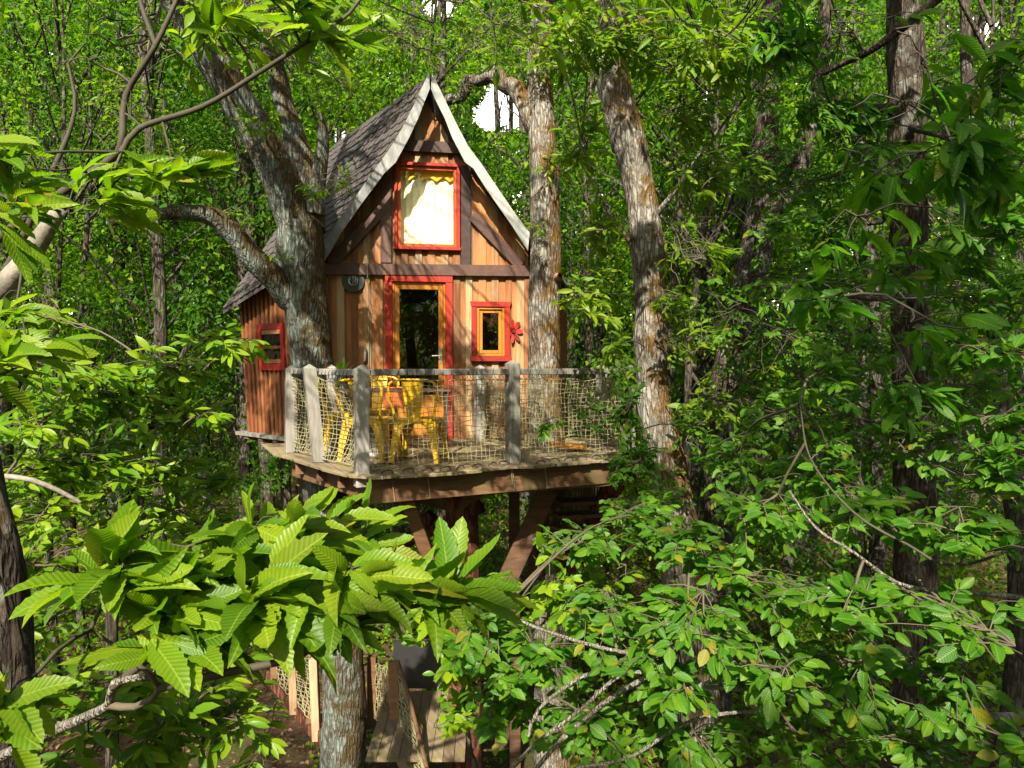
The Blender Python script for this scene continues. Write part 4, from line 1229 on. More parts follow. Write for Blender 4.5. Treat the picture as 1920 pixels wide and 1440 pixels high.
        app = np.where((d > 0.3) & (px > -20) & (px < 1940) & (py > -20) & (py < 1460), sz * FPX / np.maximum(d, .3), 0)
        order = np.argsort(-app)[:singles]
        order = order[app[order] >= minpx]
        lo = loc_of(s.root)
        for i in order:
            o = bpy.data.objects.new(leaf_name, leaf_mesh(species, int(var[i]), leaf_mat))
            col.objects.link(o); o.parent = s.root
            m = np.eye(4); m[:3, :3] = mats[i] * sz[i]; m[:3, 3] = pos[i] - lo
            o.matrix_local = Matrix(m.tolist())
        rest = np.ones(len(pos), bool); rest[order] = False
        if rest.any():
            merged_leaves('crown', pos[rest], mats[rest], sz[rest], var[rest], species, leaf_mat, s.root)

def pxr(px, d): return px * d / FPX
def G0(p, dz=-0.15):
    """foot of something at plan position p"""
    return np.array([p[0], p[1], float(ground_z(p[0], p[1])) + dz])

# spots that the sun reaches in the photograph
LIT = [(PZ(380, 1430, 0.0), .7), (PZ(200, 1380, 0.0), .5), (FP(1.25, 8.6), 0.55), (FP(1.25, 7.95), 0.62), (FP(1.35, 7.35), 0.5), (FP(0.5, 7.3), .3), (FP(2.1, 7.35), 0.4), (FP(2.35, 6.6), 0.45), (FP(2.45, 6.1), 0.4), (FP(0.6, 6.9), 0.18), (FP(0.25, 6.7), 0.15), (FP(0.6, 6.1), 0.15), (FP(1.9, 7.0), .2),
       (P(1020, 640, 9.0), 0.40), (P(1010, 250, 9), .25), (P(590, 770, 7.4), 0.22), (P(640, 820, 7.3), .3), (P(690, 380, 9), 0.3), (P(640, 430, 9), 0.25), (P(560, 860, 7.6), .3), (P(720, 750, 7.2), .14),
       (P(1200, 370, 7.5), 0.30), (P(1225, 560, 7.5), .15), (P(1240, 780, 7.5), .22), (P(640, 1290, 8.5), 0.3), (P(590, 1300, 9.0), .35), (P(540, 250, 8.3), .15),
       (P(330, 720, 3.9), 1.05), (P(150, 800, 3.8), 0.8), (P(420, 640, 4.2), .5), (P(560, 1000, 1.75), 0.40), (P(360, 1050, 1.6), .22), (P(230, 1080, 1.5), .14), (P(200, 300, 2.2), .6), (P(60, 320, 2.0), .4), (P(480, 60, 2.0), .4), (P(420, 1240, 1.5), .06), (P(40, 650, 2.0), .35), (P(440, 1330, 3.7), .4), (P(680, 1060, 1.65), .2), (P(860, 1110, 1.55), .14),
       (P(950, 1180, 3.4), .35), (P(1180, 1180, 3.2), .35), (P(1650, 1000, 2.6), .22), (P(1800, 1010, 2.6), .2), (P(1540, 700, 3.5), .2), (P(1390, 950, 2.6), .15), (P(1870, 650, 3), .25), (P(1050, 1260, 3.2), .3), (P(1600, 1130, 2.4), .15), (P(1300, 1060, 3.0), .25), (P(1480, 1200, 2.8), .25), (P(1750, 1250, 2.8), .25), (P(1300, 1340, 3), .25), (P(1120, 1040, 4), .4), (P(1240, 960, 5), .4), (P(1350, 800, 6), .4), (P(1460, 980, 3.2), .25), (P(1880, 900, 3.0), .25), (P(1700, 1350, 3.0), .3), (P(1440, 200, 6), .4), (P(1250, 250, 5.8), .3), (P(1850, 450, 4.6), .25), (P(1560, 880, 3.4), .2), (P(1760, 830, 3.4), .2), (P(1850, 1150, 2.6), .2), (P(1500, 640, 4.6), .25), (P(1380, 560, 5.2), .3), (P(1640, 620, 4.3), .15), (P(1560, 330, 5.4), .25), (P(1440, 420, 5.6), .25), (P(1420, 740, 6), .4), (P(1300, 640, 6.6), .4), (P(1640, 420, 2.7), .08), (P(1820, 260, 2.9), .10), (P(1300, 100, 5.2), .6), (P(1050, 60, 5.2), .4), (P(900, 560, 9.6), .3)]

# ------------------------------------------------------------------ the big trees at the house
t = Tree('lichened_tree', 'forked grey tree with mossy limbs growing through the left side of the deck', 'tree', G0(P(648, 1400, 8.6)), 'bark')
A0 = G0(P(650, 1400, 8.6), -0.4)
t.limb([A0, P(645, 1430, 8.6), P(640, 1250, 8.6), P(618, 1000, 8.6), P(600, 850, 8.6), P(586, 690, 8.5), P(572, 560, 8.45), P(566, 470, 8.4), P(564, 420, 8.4)],
       [0.32, 0.27, 0.255, 0.245, 0.238, 0.235, 0.265, 0.27, 0.255], label='grey trunk with patches of lichen')
t.limb([P(572, 470, 8.4), P(540, 370, 8.35), P(490, 265, 8.25), P(430, 160, 8.1), P(370, 60, 8.0), P(300, -60, 7.9), P(240, -260, 7.8)], [0.23, 0.232, 0.205, 0.19, 0.18, 0.165, 0.12], name='limb', label='mossy main limb leaning over to the left')
t.limb([P(575, 430, 8.4), P(575, 340, 8.5), P(550, 250, 8.55), P(522, 150, 8.6), P(500, 60, 8.6), P(490, -120, 8.6), P(470, -320, 8.6)], [0.2, 0.165, 0.125, 0.115, 0.10, 0.085, 0.05], name='limb')
t.limb([P(578, 600, 8.45), P(545, 560, 8.35), P(512, 520, 8.2), P(470, 480, 8.05), P(430, 430, 7.9), P(385, 402, 7.75), P(300, 402, 7.5), P(200, 420, 7.3)], [0.10, 0.16, 0.15, 0.125, 0.115, 0.10, 0.06, 0.03], name='limb', label='low side limb reaching to the left')
t.limb([P(588, 400, 8.35), P(598, 330, 8.3), P(606, 260, 8.25), P(602, 214, 8.2)], [0.12, 0.085, 0.07, 0.012], name='stub', label='broken grey stub')
for c, n, rr_ in (((600, 360, 8.0), 12, (70, 40)), ((640, 345, 8.0), 10, (50, 40)), ((500, 225, 7.6), 10, (60, 30)), ((300, 280, 7.2), 10, (70, 30)), ((480, 220, 7.7), 6, (50, 25)), ((240, 160, 8), 22, (120, 90)), ((720, 60, 9.0), 40, (140, 80)), ((640, 150, 9.6), 30, (100, 70)), ((420, 20, 8), 25, (150, 70)), ((450, 390, 7.8), 4, (40, 25)), ((530, 480, 8), 3, (40, 20))):
    t.blob(P(*c), (pxr(rr_[0], c[2]), 0.4, pxr(rr_[1], c[2])), n, 0.10, (0.15, 0.3), (6, 9))
for k in range(26):      # crown above the frame
    c = P(RNG.uniform(150, 900), RNG.uniform(-900, -80), RNG.uniform(7, 11)); t.blob(c, (0.9, 0.9, 0.6), 16, 0.11, (0.2, 0.4), (6, 9))
SHADE = [(FP(0.15, 7.0), 6.0, .3, 5), (FP(0.45, 6.4), 6.2, .3, 5), (FP(0.3, 5.8), 6.3, .35, 6), (FP(0.75, 6.9), 6.0, .25, 4), (FP(0.85, 6.2), 6.2, .35, 7), (FP(1.2, 6.6), 6.2, .4, 8), (FP(1.25, 5.8), 6.4, .45, 8), (FP(1.75, 6.1), 6.3, .35, 6), (FP(2.0, 5.5), 6.4, .5, 8), (FP(0.7, 5.4), 6.5, .5, 9),
         (FP(0.6, 7.55), 6.0, .25, 4), (FP(1.9, 7.9), 6.4, .22, 3), (P(540, 330, 8.3), 5.5, .45, 9), (P(560, 550, 8.4), 5.5, .45, 9), (P(460, 200, 8.2), 5.5, .5, 10), (P(570, 680, 8.4), 5.6, .4, 8), (P(680, 800, 6.5), 4.2, .3, 6), (P(800, 740, 6.9), 4.5, .4, 8), (P(920, 740, 7.1), 4.6, .4, 8), (P(960, 800, 7.1), 4.6, .3, 7), (P(1060, 760, 7.4), 4.8, .4, 7), (P(780, 850, 7.2), 4.8, .4, 7), (P(700, 330, 9.8), 6.6, .35, 6), (P(720, 250, 10), 6.6, .35, 6), (P(640, 420, 9.6), 6.4, .3, 5), (P(800, 910, 6.8), 4.5, .4, 9), (P(1000, 900, 7.2), 4.7, .4, 9), (P(500, 700, 9.8), 6.2, .5, 12), (P(480, 600, 10), 6.2, .5, 12), (P(510, 760, 9.8), 6.2, .6, 14), (P(470, 690, 10.4), 6.6, .5, 12), (P(840, 910, 7), 4.5, .5, 12), (P(1080, 890, 7.4), 4.8, .5, 12), (P(730, 925, 6.7), 4.3, .4, 10), (P(1010, 440, 8.9), 6.0, .3, 8), (P(1015, 330, 8.9), 6.0, .25, 5), (P(1010, 530, 8.9), 6, .2, 5), (P(1160, 190, 7.4), 5.0, .3, 7), (P(1225, 470, 7.4), 5, .3, 7), (P(1225, 680, 7.4), 5, .35, 8), (P(1260, 920, 7.4), 5, .4, 9), (P(1190, 290, 7.4), 5, .15, 4)]
for c, tt, rr_, n in SHADE:  # unseen leaf clumps added along the sun's path to shade these spots
    t.blob(c + SUN * tt, (rr_, rr_, rr_ * .7), int(n * (3.6 if c[2] < 7.05 and c[1] > 9 else 1.5)), 0.12, (0.15, 0.3), (6, 9), tw=0.005, anchor=P(490, -120, 8.6) if tt > 5.7 else P(300, -60, 7.9))
t.finish('lance', 'smallleaf', 200, targets=LIT)

t = Tree('sunlit_tree', 'pale tree with orange moss standing at the right corner of the house', 'tree', G0(P(1030, 900, 9.0)), 'bark_pale')
B0 = G0(P(1042, 900, 8.95), -0.3)
t.limb([B0, P(1035, 1100, 8.95), P(1028, 900, 8.95), P(1021, 760, 8.95), P(1021, 600, 8.95), P(1022, 450, 8.95), P(1020, 320, 9.0), P(1014, 220, 9.05), P(1012, 110, 9.1), P(1018, -40, 9.15), P(1010, -250, 9.2)],
       [0.25, 0.23, 0.21, 0.205, 0.20, 0.19, 0.185, 0.175, 0.15, 0.13, 0.10])
t.limb([P(1012, 240, 9.05), P(985, 205, 9.1), P(968, 166, 9.2), P(944, 158, 9.3), P(925, 138, 9.35), P(899, 152, 9.5), P(880, 154, 9.6), P(866, 182, 9.7), P(846, 186, 9.8), P(790, 215, 10.1)], [0.15, 0.10, 0.125, 0.095, 0.115, 0.08, 0.095, 0.07, 0.075, 0.03], name='limb', lump=0.2, label='dark limb arching behind the gable')
t.limb([P(1040, 522, 8.9), P(1049, 517, 8.72), P(1051, 515, 8.65)], [0.06, 0.035, 0.032], name='cut_stub', mat='pale', label='pale sawn branch stub')
for c, n, rr_ in (((1030, 300, 8.7), 10, (40, 60)), ((1020, 430, 8.6), 6, (35, 35)), ((870, 170, 9.6), 22, (60, 60)), ((900, 90, 9.4), 35, (120, 60)), ((780, 60, 9.8), 40, (130, 70)), ((1040, 110, 8.6), 30, (90, 60)), ((960, 40, 9.4), 30, (120, 50))):
    t.blob(P(*c), (pxr(rr_[0], c[2]), 0.4, pxr(rr_[1], c[2])), n, 0.09, (0.15, 0.3), (6, 9))
for k in range(16):
    c = P(RNG.uniform(750, 1250), RNG.uniform(-800, -60), RNG.uniform(8, 11)); t.blob(c, (0.9, 0.9, 0.6), 14, 0.11, (0.2, 0.4), (6, 9))
t.finish('lance', 'smallleaf', 150, targets=LIT)

t = Tree('leaning_tree', 'mossy leaning tree before the right end of the rope railing', 'tree', G0(P(1300, 1100, 7.5)), 'bark_pale')
C_0 = G0(P(1318, 1100, 7.5), -0.3)
t.limb([C_0, P(1300, 1250, 7.5), P(1280, 1060, 7.5), P(1258, 900, 7.5), P(1232, 790, 7.5), P(1220, 660, 7.5), P(1222, 560, 7.5), P(1210, 420, 7.5), P(1190, 310, 7.5), P(1160, 200, 7.5), P(1148, 120, 7.5), P(1150, 0, 7.5), P(1120, -180, 7.5)],
       [0.26, 0.235, 0.215, 0.195, 0.185, 0.17, 0.17, 0.168, 0.17, 0.172, 0.175, 0.14, 0.10], label='slanting trunk with ochre moss')
t.limb([P(1232, 400, 7.4), P(1275, 345, 7.2), P(1330, 265, 7.0), P(1440, 130, 6.7)], [0.03, 0.022, 0.018, 0.01], name='branch')
t.limb([P(1190, 470, 7.5), P(1160, 420, 7.4), P(1130, 380, 7.3), P(1090, 260, 7.2)], [0.03, 0.022, 0.018, 0.01], name='branch')
for c, n, rr_ in (((1090, 70, 5.6), 44, (130, 70)), ((1220, 60, 5.4), 44, (130, 70)), ((1350, 90, 5.4), 44, (130, 90)), ((1000, 60, 6.0), 22, (100, 60)), ((1290, 200, 5.8), 30, (100, 80)), ((1100, 280, 6.6), 20, (60, 90)), ((1330, 320, 6.2), 34, (110, 110)), ((1310, 470, 6.0), 26, (90, 70)), ((1130, 420, 6.8), 16, (60, 80)), ((1260, 560, 6.6), 10, (50, 40)), ((1110, 560, 7.0), 24, (60, 80)), ((1150, 650, 6.6), 10, (40, 60)), ((1300, 640, 6.6), 24, (90, 80)), ((1330, 760, 6.8), 22, (70, 70))):
    t.blob(P(*c), (pxr(rr_[0], c[2]), 0.5, pxr(rr_[1], c[2])), n, 0.135, (0.2, 0.4), (6, 9), wind=(0.35, 0, 0))
for k in range(16):
    c = P(RNG.uniform(950, 1450), RNG.uniform(-800, -60), RNG.uniform(5, 8)); t.blob(c, (0.8, 0.8, 0.5), 14, 0.14, (0.2, 0.4), (6, 9))
t.finish('chestnut', 'chestnut', 300, targets=LIT)

t = Tree('dark_tree', 'thick dark straight trunk with grey lichen standing among dense leaves', 'tree', G0(P(1715, 900, 6.8)), 'bark_dark')
t.limb([G0(P(1722, 900, 6.8), -0.3), P(1720, 1300, 6.8), P(1716, 1000, 6.8), P(1710, 700, 6.8), P(1704, 450, 6.8), P(1702, 250, 6.8), P(1696, 60, 6.8), P(1690, -200, 6.8)], [0.25, 0.205, 0.185, 0.172, 0.17, 0.168, 0.16, 0.13])
t.limb([P(1670, 205, 6.75), P(1630, 203, 6.6), P(1580, 190, 6.5), P(1535, 188, 6.5)], [0.055, 0.045, 0.035, 0.015], name='limb', label='pale level limb')
t.limb([P(1778, -20, 4.2), P(1700, 45, 4.3), P(1640, 90, 4.4), P(1590, 115, 4.6), P(1540, 140, 4.8)], [0.03, 0.026, 0.024, 0.02, 0.012], name='branch')
t.limb([P(1690, -120, 6.7), P(1760, -80, 5.4), P(1778, -20, 4.2)], [0.06, 0.045, 0.03], name='branch')
t.limb([P(1700, 330, 6.6), P(1690, 380, 5.0), P(1660, 410, 3.2), P(1630, 420, 2.7)], [0.035, 0.02, 0.012, 0.008], name='branch')
t.limb([P(1710, 240, 6.6), P(1750, 250, 4.8), P(1790, 265, 3.0)], [0.035, 0.02, 0.010], name='branch')
t.limb([P(1712, 560, 6.6), P(1640, 560, 4.6), P(1580, 555, 2.9)], [0.035, 0.018, 0.009], name='branch')
for c, n, rr_, lf in (((1625, 415, 2.7), 6, (80, 45), .17), ((1790, 275, 2.9), 10, (120, 90), .17), ((1570, 555, 2.8), 7, (90, 50), .16), ((1740, 130, 3.2), 12, (150, 90), .17), ((1690, 330, 2.9), 4, (60, 50), .15), ((1760, 610, 2.7), 3, (60, 30), .15), ((1880, 160, 3.4), 12, (80, 120), .16), ((1600, 60, 4.4), 18, (120, 60), .15), ((1850, 420, 4.6), 20, (100, 100), .13), ((1480, 80, 5), 26, (90, 80), .13), ((1870, 560, 5), 22, (80, 90), .12), ((1620, 250, 5.4), 24, (90, 80), .13), ((1800, 480, 5.2), 20, (80, 80), .12), ((1470, 540, 5.6), 16, (70, 60), .12), ((1560, 440, 6), 20, (80, 80), .11), ((1700, 480, 3.4), 7, (80, 60), .14), ((1690, 190, 3.3), 8, (90, 50), .15), ((1730, 740, 3.2), 8, (80, 60), .13), ((1860, 320, 3.4), 10, (70, 90), .15), ((1640, 300, 4.4), 14, (80, 70), .13), ((1790, 640, 4.4), 18, (90, 70), .12), ((1560, 200, 5.2), 20, (90, 70), .12)):
    t.blob(P(*c), (pxr(rr_[0], c[2]), 0.35, pxr(rr_[1], c[2])), n, lf, (0.18, 0.34), (6, 9), wind=(0.5, 0, -0.1), droop=0.35)
for k in range(34):
    c = P(RNG.uniform(1450, 2100), RNG.uniform(-1100, -60), RNG.uniform(3.5, 7)); t.blob(c, (0.7, 0.8, 0.5), 14, 0.16, (0.2, 0.4), (6, 9))
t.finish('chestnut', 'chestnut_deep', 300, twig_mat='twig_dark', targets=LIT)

t = Tree('crooked_tree', 'crooked brown tree forking into two stems behind the leaning tree', 'tree', G0(P(1345, 900, 9.0)), 'bark_dark')
t.limb([G0(P(1340, 900, 9.0), -0.3), P(1345, 1100, 9.0), P(1350, 860, 9.0), P(1352, 770, 9.0), P(1372, 650, 9.0), P(1400, 540, 9.0), P(1425, 430, 9.0), P(1434, 330, 9.0), P(1438, 180, 9.0), P(1446, 20, 9.0), P(1450, -200, 9.0)], [0.22, 0.19, 0.185, 0.19, 0.165, 0.185, 0.20, 0.17, 0.14, 0.125, 0.09])
t.limb([P(1425, 440, 9.0), P(1465, 380, 8.9), P(1510, 280, 8.8), P(1532, 180, 8.8), P(1545, 60, 8.8), P(1552, -100, 8.8)], [0.15, 0.13, 0.11, 0.095, 0.08, 0.06], name='limb')
for c, n, rr_ in (((1400, 300, 7.6), 50, (110, 90)), ((1480, 320, 7.6), 40, (90, 90)), ((1420, 180, 8), 40, (90, 90)), ((1450, 620, 7.8), 40, (120, 90)), ((1400, 720, 7.4), 40, (110, 90)), ((1560, 700, 7.4), 50, (130, 100)), ((1500, 850, 7.2), 50, (130, 100)), ((1350, 880, 7), 26, (90, 80)), ((1620, 820, 7.2), 40, (110, 110)), ((1500, 640, 5.0), 30, (130, 90)), ((1640, 640, 5.0), 24, (110, 90)), ((1380, 580, 5.4), 26, (100, 90)), ((1560, 330, 5.6), 24, (100, 90)), ((1440, 420, 5.6), 24, (90, 80)), ((1480, 780, 5.0), 26, (120, 70)), ((1650, 780, 5.2), 22, (100, 70)), ((1480, 520, 6), 26, (110, 70)), ((1600, 520, 5.6), 24, (100, 70)), ((1820, 560, 6), 26, (100, 90)), ((1860, 300, 6), 24, (80, 100)), ((1560, 100, 6.4), 24, (90, 80)), ((1820, 900, 6), 26, (110, 80)), ((1420, 960, 6), 24, (100, 70))):
    t.blob(P(*c), (pxr(rr_[0], c[2]), 0.6, pxr(rr_[1], c[2])), n, 0.085, (0.15, 0.32), (6, 9), wind=(.1, 0, 0))
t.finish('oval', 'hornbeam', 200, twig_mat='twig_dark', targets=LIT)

# ------------------------------------------------------------------ foreground chestnut at the left edge
T0 = np.array([-1.78, 2.35, 0.0])
t = Tree('chestnut_tree', 'chestnut tree at the edge of the view with long toothed leaves reaching before the house', 'tree', G0(T0), 'bark_dark')
t.jit = 0.5
t.limb([G0(T0, -0.3), T0 + ZV * 2, P(-20, 1440, 2.4), P(-24, 1150, 2.4), P(-70, 900, 2.4), P(-160, 600, 2.35), P(-220, 200, 2.3), P(-300, -300, 2.2), P(-330, -1200, 2.0)], [0.2, 0.165, 0.13, 0.125, 0.115, 0.11, 0.10, 0.09, 0.05])
t.limb([P(-160, 640, 2.35), P(-40, 580, 2.3), P(40, 500, 2.25), P(105, 405, 2.2), P(112, 398, 2.2)], [0.05, 0.04, 0.033, 0.022, 0.018], name='limb', mat='twig_pale', label='pale broken limb stub')
tw = lambda pts, r0, r1, m='twig_dark': t.limb([P(*p) for p in pts], list(np.linspace(r0, r1, len(pts))), name='branch', seg=8, lump=0.05, step=0.04, mat=m)
tw([(-60, 640, 2.3), (30, 470, 2.25), (95, 330, 2.2), (140, 210, 2.2), (128, 120, 2.2)], 0.014, 0.004)
tw([(-150, 560, 2.3), (60, 400, 2.25), (200, 305, 2.2), (228, 270, 2.15), (236, 180, 2.15), (292, 85, 2.1), (345, -30, 2.1)], 0.016, 0.006)
tw([(228, 285, 2.15), (262, 240, 2.15), (380, 200, 2.1), (480, 140, 2.05), (565, 85, 2.0), (655, 25, 2.0), (700, -40, 2.0)], 0.010, 0.004)
tw([(292, 85, 2.1), (262, 0, 2.1), (250, -80, 2.1)], 0.008, 0.005)
tw([(-10, 1425, 2.2), (90, 1375, 1.95), (160, 1345, 1.8), (205, 1320, 1.7), (215, 1280, 1.65), (290, 1262, 1.6), (330, 1210, 1.55)], 0.017, 0.005, 'branch_pale')
tw([(205, 1322, 1.7), (255, 1325, 1.65), (300, 1290, 1.6), (240, 1230, 1.55), (170, 1180, 1.5)], 0.010, 0.003, 'twig')
tw([(215, 1285, 1.65), (330, 1190, 1.6), (400, 1090, 1.6), (520, 1060, 1.65), (640, 1020, 1.75)], 0.010, 0.004)
tw([(300, 1290, 1.6), (430, 1260, 1.5), (560, 1230, 1.5), (660, 1165, 1.5), (760, 1140, 1.5), (870, 1120, 1.55)], 0.010, 0.004)
tw([(-150, 700, 2.3), (-60, 760, 2.2), (20, 730, 2.1), (60, 690, 2.0)], 0.014, 0.005)
for c, n, rr_, lf in (((135, 110, 2.2), 3, (60, 50), 0.124), ((200, 130, 2.15), 2, (60, 50), 0.124), ((245, 220, 2.15), 5, (50, 70), 0.116), ((430, 60, 2.05), 5, (80, 50), 0.124), ((600, 50, 2.0), 5, (70, 40), 0.133), ((330, 330, 2.15), 7, (100, 50), 0.124), ((200, 360, 2.1), 8, (90, 70), 0.133), ((110, 320, 2.1), 6, (70, 60), 0.124), ((40, 380, 1.9), 5, (60, 80), 0.124), ((520, 10, 2.0), 3, (60, 30), 0.124), ((20, 290, 1.9), 3, (40, 30), 0.124),
                    ((50, 640, 2.0), 6, (60, 70), 0.133), ((10, 700, 1.9), 3, (40, 50), 0.133), ((30, 570, 2.1), 3, (40, 40), 0.108),
                    ((210, 1090, 1.5), 9, (110, 70), 0.158), ((400, 1060, 1.6), 10, (120, 70), 0.149), ((560, 1010, 1.7), 12, (120, 70), 0.149), ((680, 1010, 1.8), 5, (50, 50), 0.124), ((500, 1120, 1.5), 9, (130, 50), 0.158), ((660, 1100, 1.5), 9, (110, 50), 0.149), ((850, 1110, 1.55), 6, (100, 30), 0.149), ((350, 1195, 1.5), 7, (90, 45), 0.15), ((500, 1190, 1.5), 3, (70, 30), 0.137), ((640, 1180, 1.5), 3, (60, 25), 0.108), ((20, 1320, 1.2), 3, (40, 50), 0.124), ((320, 1150, 1.5), 5, (100, 50), 0.141)):
    t.blob(P(*c), (pxr(rr_[0], c[2]), 0.10, pxr(rr_[1], c[2])), n, lf, (0.12, 0.22), (5, 7), wind=(0.55, 0.05, 0.12), droop=0.08, tw=0.0025, ang=46)
for k in range(16):
    c = P(RNG.uniform(-700, 700), RNG.uniform(-1300, -120), RNG.uniform(1.8, 4)); t.blob(c, (0.5, 0.6, 0.35), 9, 0.16, (0.15, 0.3), (6, 8), tw=0.004)
t.finish('chestnut', 'chestnut', 300, twig_mat='twig_dark', targets=LIT)

# ------------------------------------------------------------------ saplings
def sapling(name, label, stem_px, blobs, species, leaf_mat, leaf, singles, r0=0.04, bark_m='bark_far', twm='twig', wind=(.15, 0, 0), dr=0.5, extra_limbs=(), droop=.25, nl=(6, 9)):
    p0 = P(*stem_px[0]); t = Tree(name, label, 'tree', G0(p0), bark_m)
    t.limb([G0(p0, -0.2)] + [P(*p) for p in stem_px], list(np.linspace(r0, r0 * .3, len(stem_px) + 1)), seg=10, lump=.06)
    for pts, ra, rb, m in extra_limbs:
        t.limb([P(*p) for p in pts], list(np.linspace(ra, rb, len(pts))), name='branch', seg=9, lump=.08, step=.05, mat=m)
    for b in blobs:
        c, n, rr_ = b[:3]; lf = b[3] if len(b) > 3 else leaf
        t.blob(P(*c), (pxr(rr_[0], c[2]), dr, pxr(rr_[1], c[2])), n, lf, (0.15, 0.32), nl, wind=wind, droop=droop)
    t.finish(species, leaf_mat, singles, twig_mat=twm, targets=LIT); return t
sapling('chestnut_sapling', 'bright bushy sapling with lance shaped leaves left of the slatted side wall', [(210, 1150, 4.4), (250, 900, 4.3), (300, 760, 4.1), (350, 650, 4.1)],
        [((330, 690, 4.0), 26, (110, 60)), ((430, 640, 4.2), 14, (70, 30)), ((250, 740, 3.9), 26, (120, 60)), ((330, 780, 3.9), 26, (110, 50)), ((160, 700, 3.7), 20, (100, 50)), ((90, 780, 3.6), 24, (90, 60)), ((180, 860, 3.8), 26, (120, 50)), ((60, 880, 3.5), 20, (80, 60)), ((300, 880, 4.0), 22, (100, 40)), ((90, 960, 3.5), 20, (90, 50)), ((260, 960, 4.0), 20, (110, 50)), ((400, 900, 4.3), 12, (60, 40)), ((60, 590, 4.2), 14, (50, 40)), ((370, 980, 4.0), 12, (60, 30))],
        'lance', 'smallleaf', 0.115, 300, 0.045, extra_limbs=[([(10, 893, 3.2), (60, 900, 3.2), (110, 920, 3.25), (150, 942, 3.3)], .013, .009, 'twig_pale'), ([(300, 780, 4.0), (345, 700, 4.1), (372, 640, 4.15)], .012, .006, 'twig'), ([(262, 880, 4.0), (285, 820, 4.0), (300, 790, 4.0)], .012, .008, 'twig_pale')])
sapling('low_sapling', 'low sapling with sunlit leaves over the dirt by the stair flight', [(380, 1400, 3.9), (400, 1340, 3.8)],
        [((440, 1340, 3.7), 16, (60, 50)), ((340, 1330, 3.5), 16, (80, 40)), ((300, 1390, 3.4), 12, (70, 30)), ((250, 1290, 3.2), 14, (80, 40)), ((480, 1390, 3.8), 6, (30, 30)), ((400, 1280, 3.6), 8, (50, 30)), ((120, 1290, 3.0), 10, (60, 40)), ((160, 1390, 3.0), 8, (70, 30))], 'lance', 'smallleaf', 0.125, 160, 0.02)
sapling('mossy_sapling', 'dark brown mossy stem behind the lower left leaves', [(20, 1440, 2.9), (15, 1250, 2.95), (0, 1100, 3.0), (-10, 950, 3.0)],
        [((60, 1060, 3.0), 10, (70, 60)), ((60, 1180, 3.1), 8, (60, 60)), ((30, 980, 3.1), 10, (60, 50))], 'oval', 'smallleaf', 0.07, 60, 0.09, 'bark_dark')
HB = [((1300, 1010, 3.4), 26, (110, 60)), ((1100, 1010, 4.0), 26, (110, 50)), ((1200, 960, 4.4), 20, (80, 50)), ((1440, 960, 3.2), 26, (110, 70)), ((1560, 880, 3.4), 30, (120, 80)), ((1640, 960, 3.0), 24, (110, 60)), ((1800, 1000, 2.6), 22, (110, 70)), ((1420, 1090, 3.0), 30, (130, 60)), ((1600, 1120, 2.6), 26, (130, 60)), ((1780, 1140, 2.6), 26, (130, 70)), ((1880, 900, 3.0), 20, (60, 90)), ((1300, 1150, 2.9), 28, (130, 60)), ((1150, 1160, 3.2), 28, (110, 60)), ((1000, 1220, 3.3), 30, (120, 60)), ((900, 1180, 3.4), 24, (80, 60)), ((1240, 1260, 2.9), 28, (130, 60)), ((1420, 1250, 2.7), 26, (130, 60)), ((1600, 1260, 2.8), 28, (130, 60)), ((1780, 1280, 2.9), 26, (120, 60)), ((1100, 1340, 3.2), 30, (130, 60)), ((960, 1320, 3.4), 22, (90, 60)), ((1300, 1380, 3.0), 28, (130, 50)), ((1500, 1380, 3.0), 28, (130, 50)), ((1720, 1400, 3.1), 28, (130, 50)), ((1880, 1380, 2.6), 12, (60, 50)), ((1830, 720, 4), 24, (100, 90)), ((1860, 660, 3.2), 18, (60, 70)), ((1540, 700, 3.8), 16, (50, 90)), ((1760, 820, 3.6), 22, (90, 80)), ((1880, 780, 3.2), 14, (60, 70)), ((1380, 850, 4.4), 18, (80, 60))]
pale = 'branch_pale'
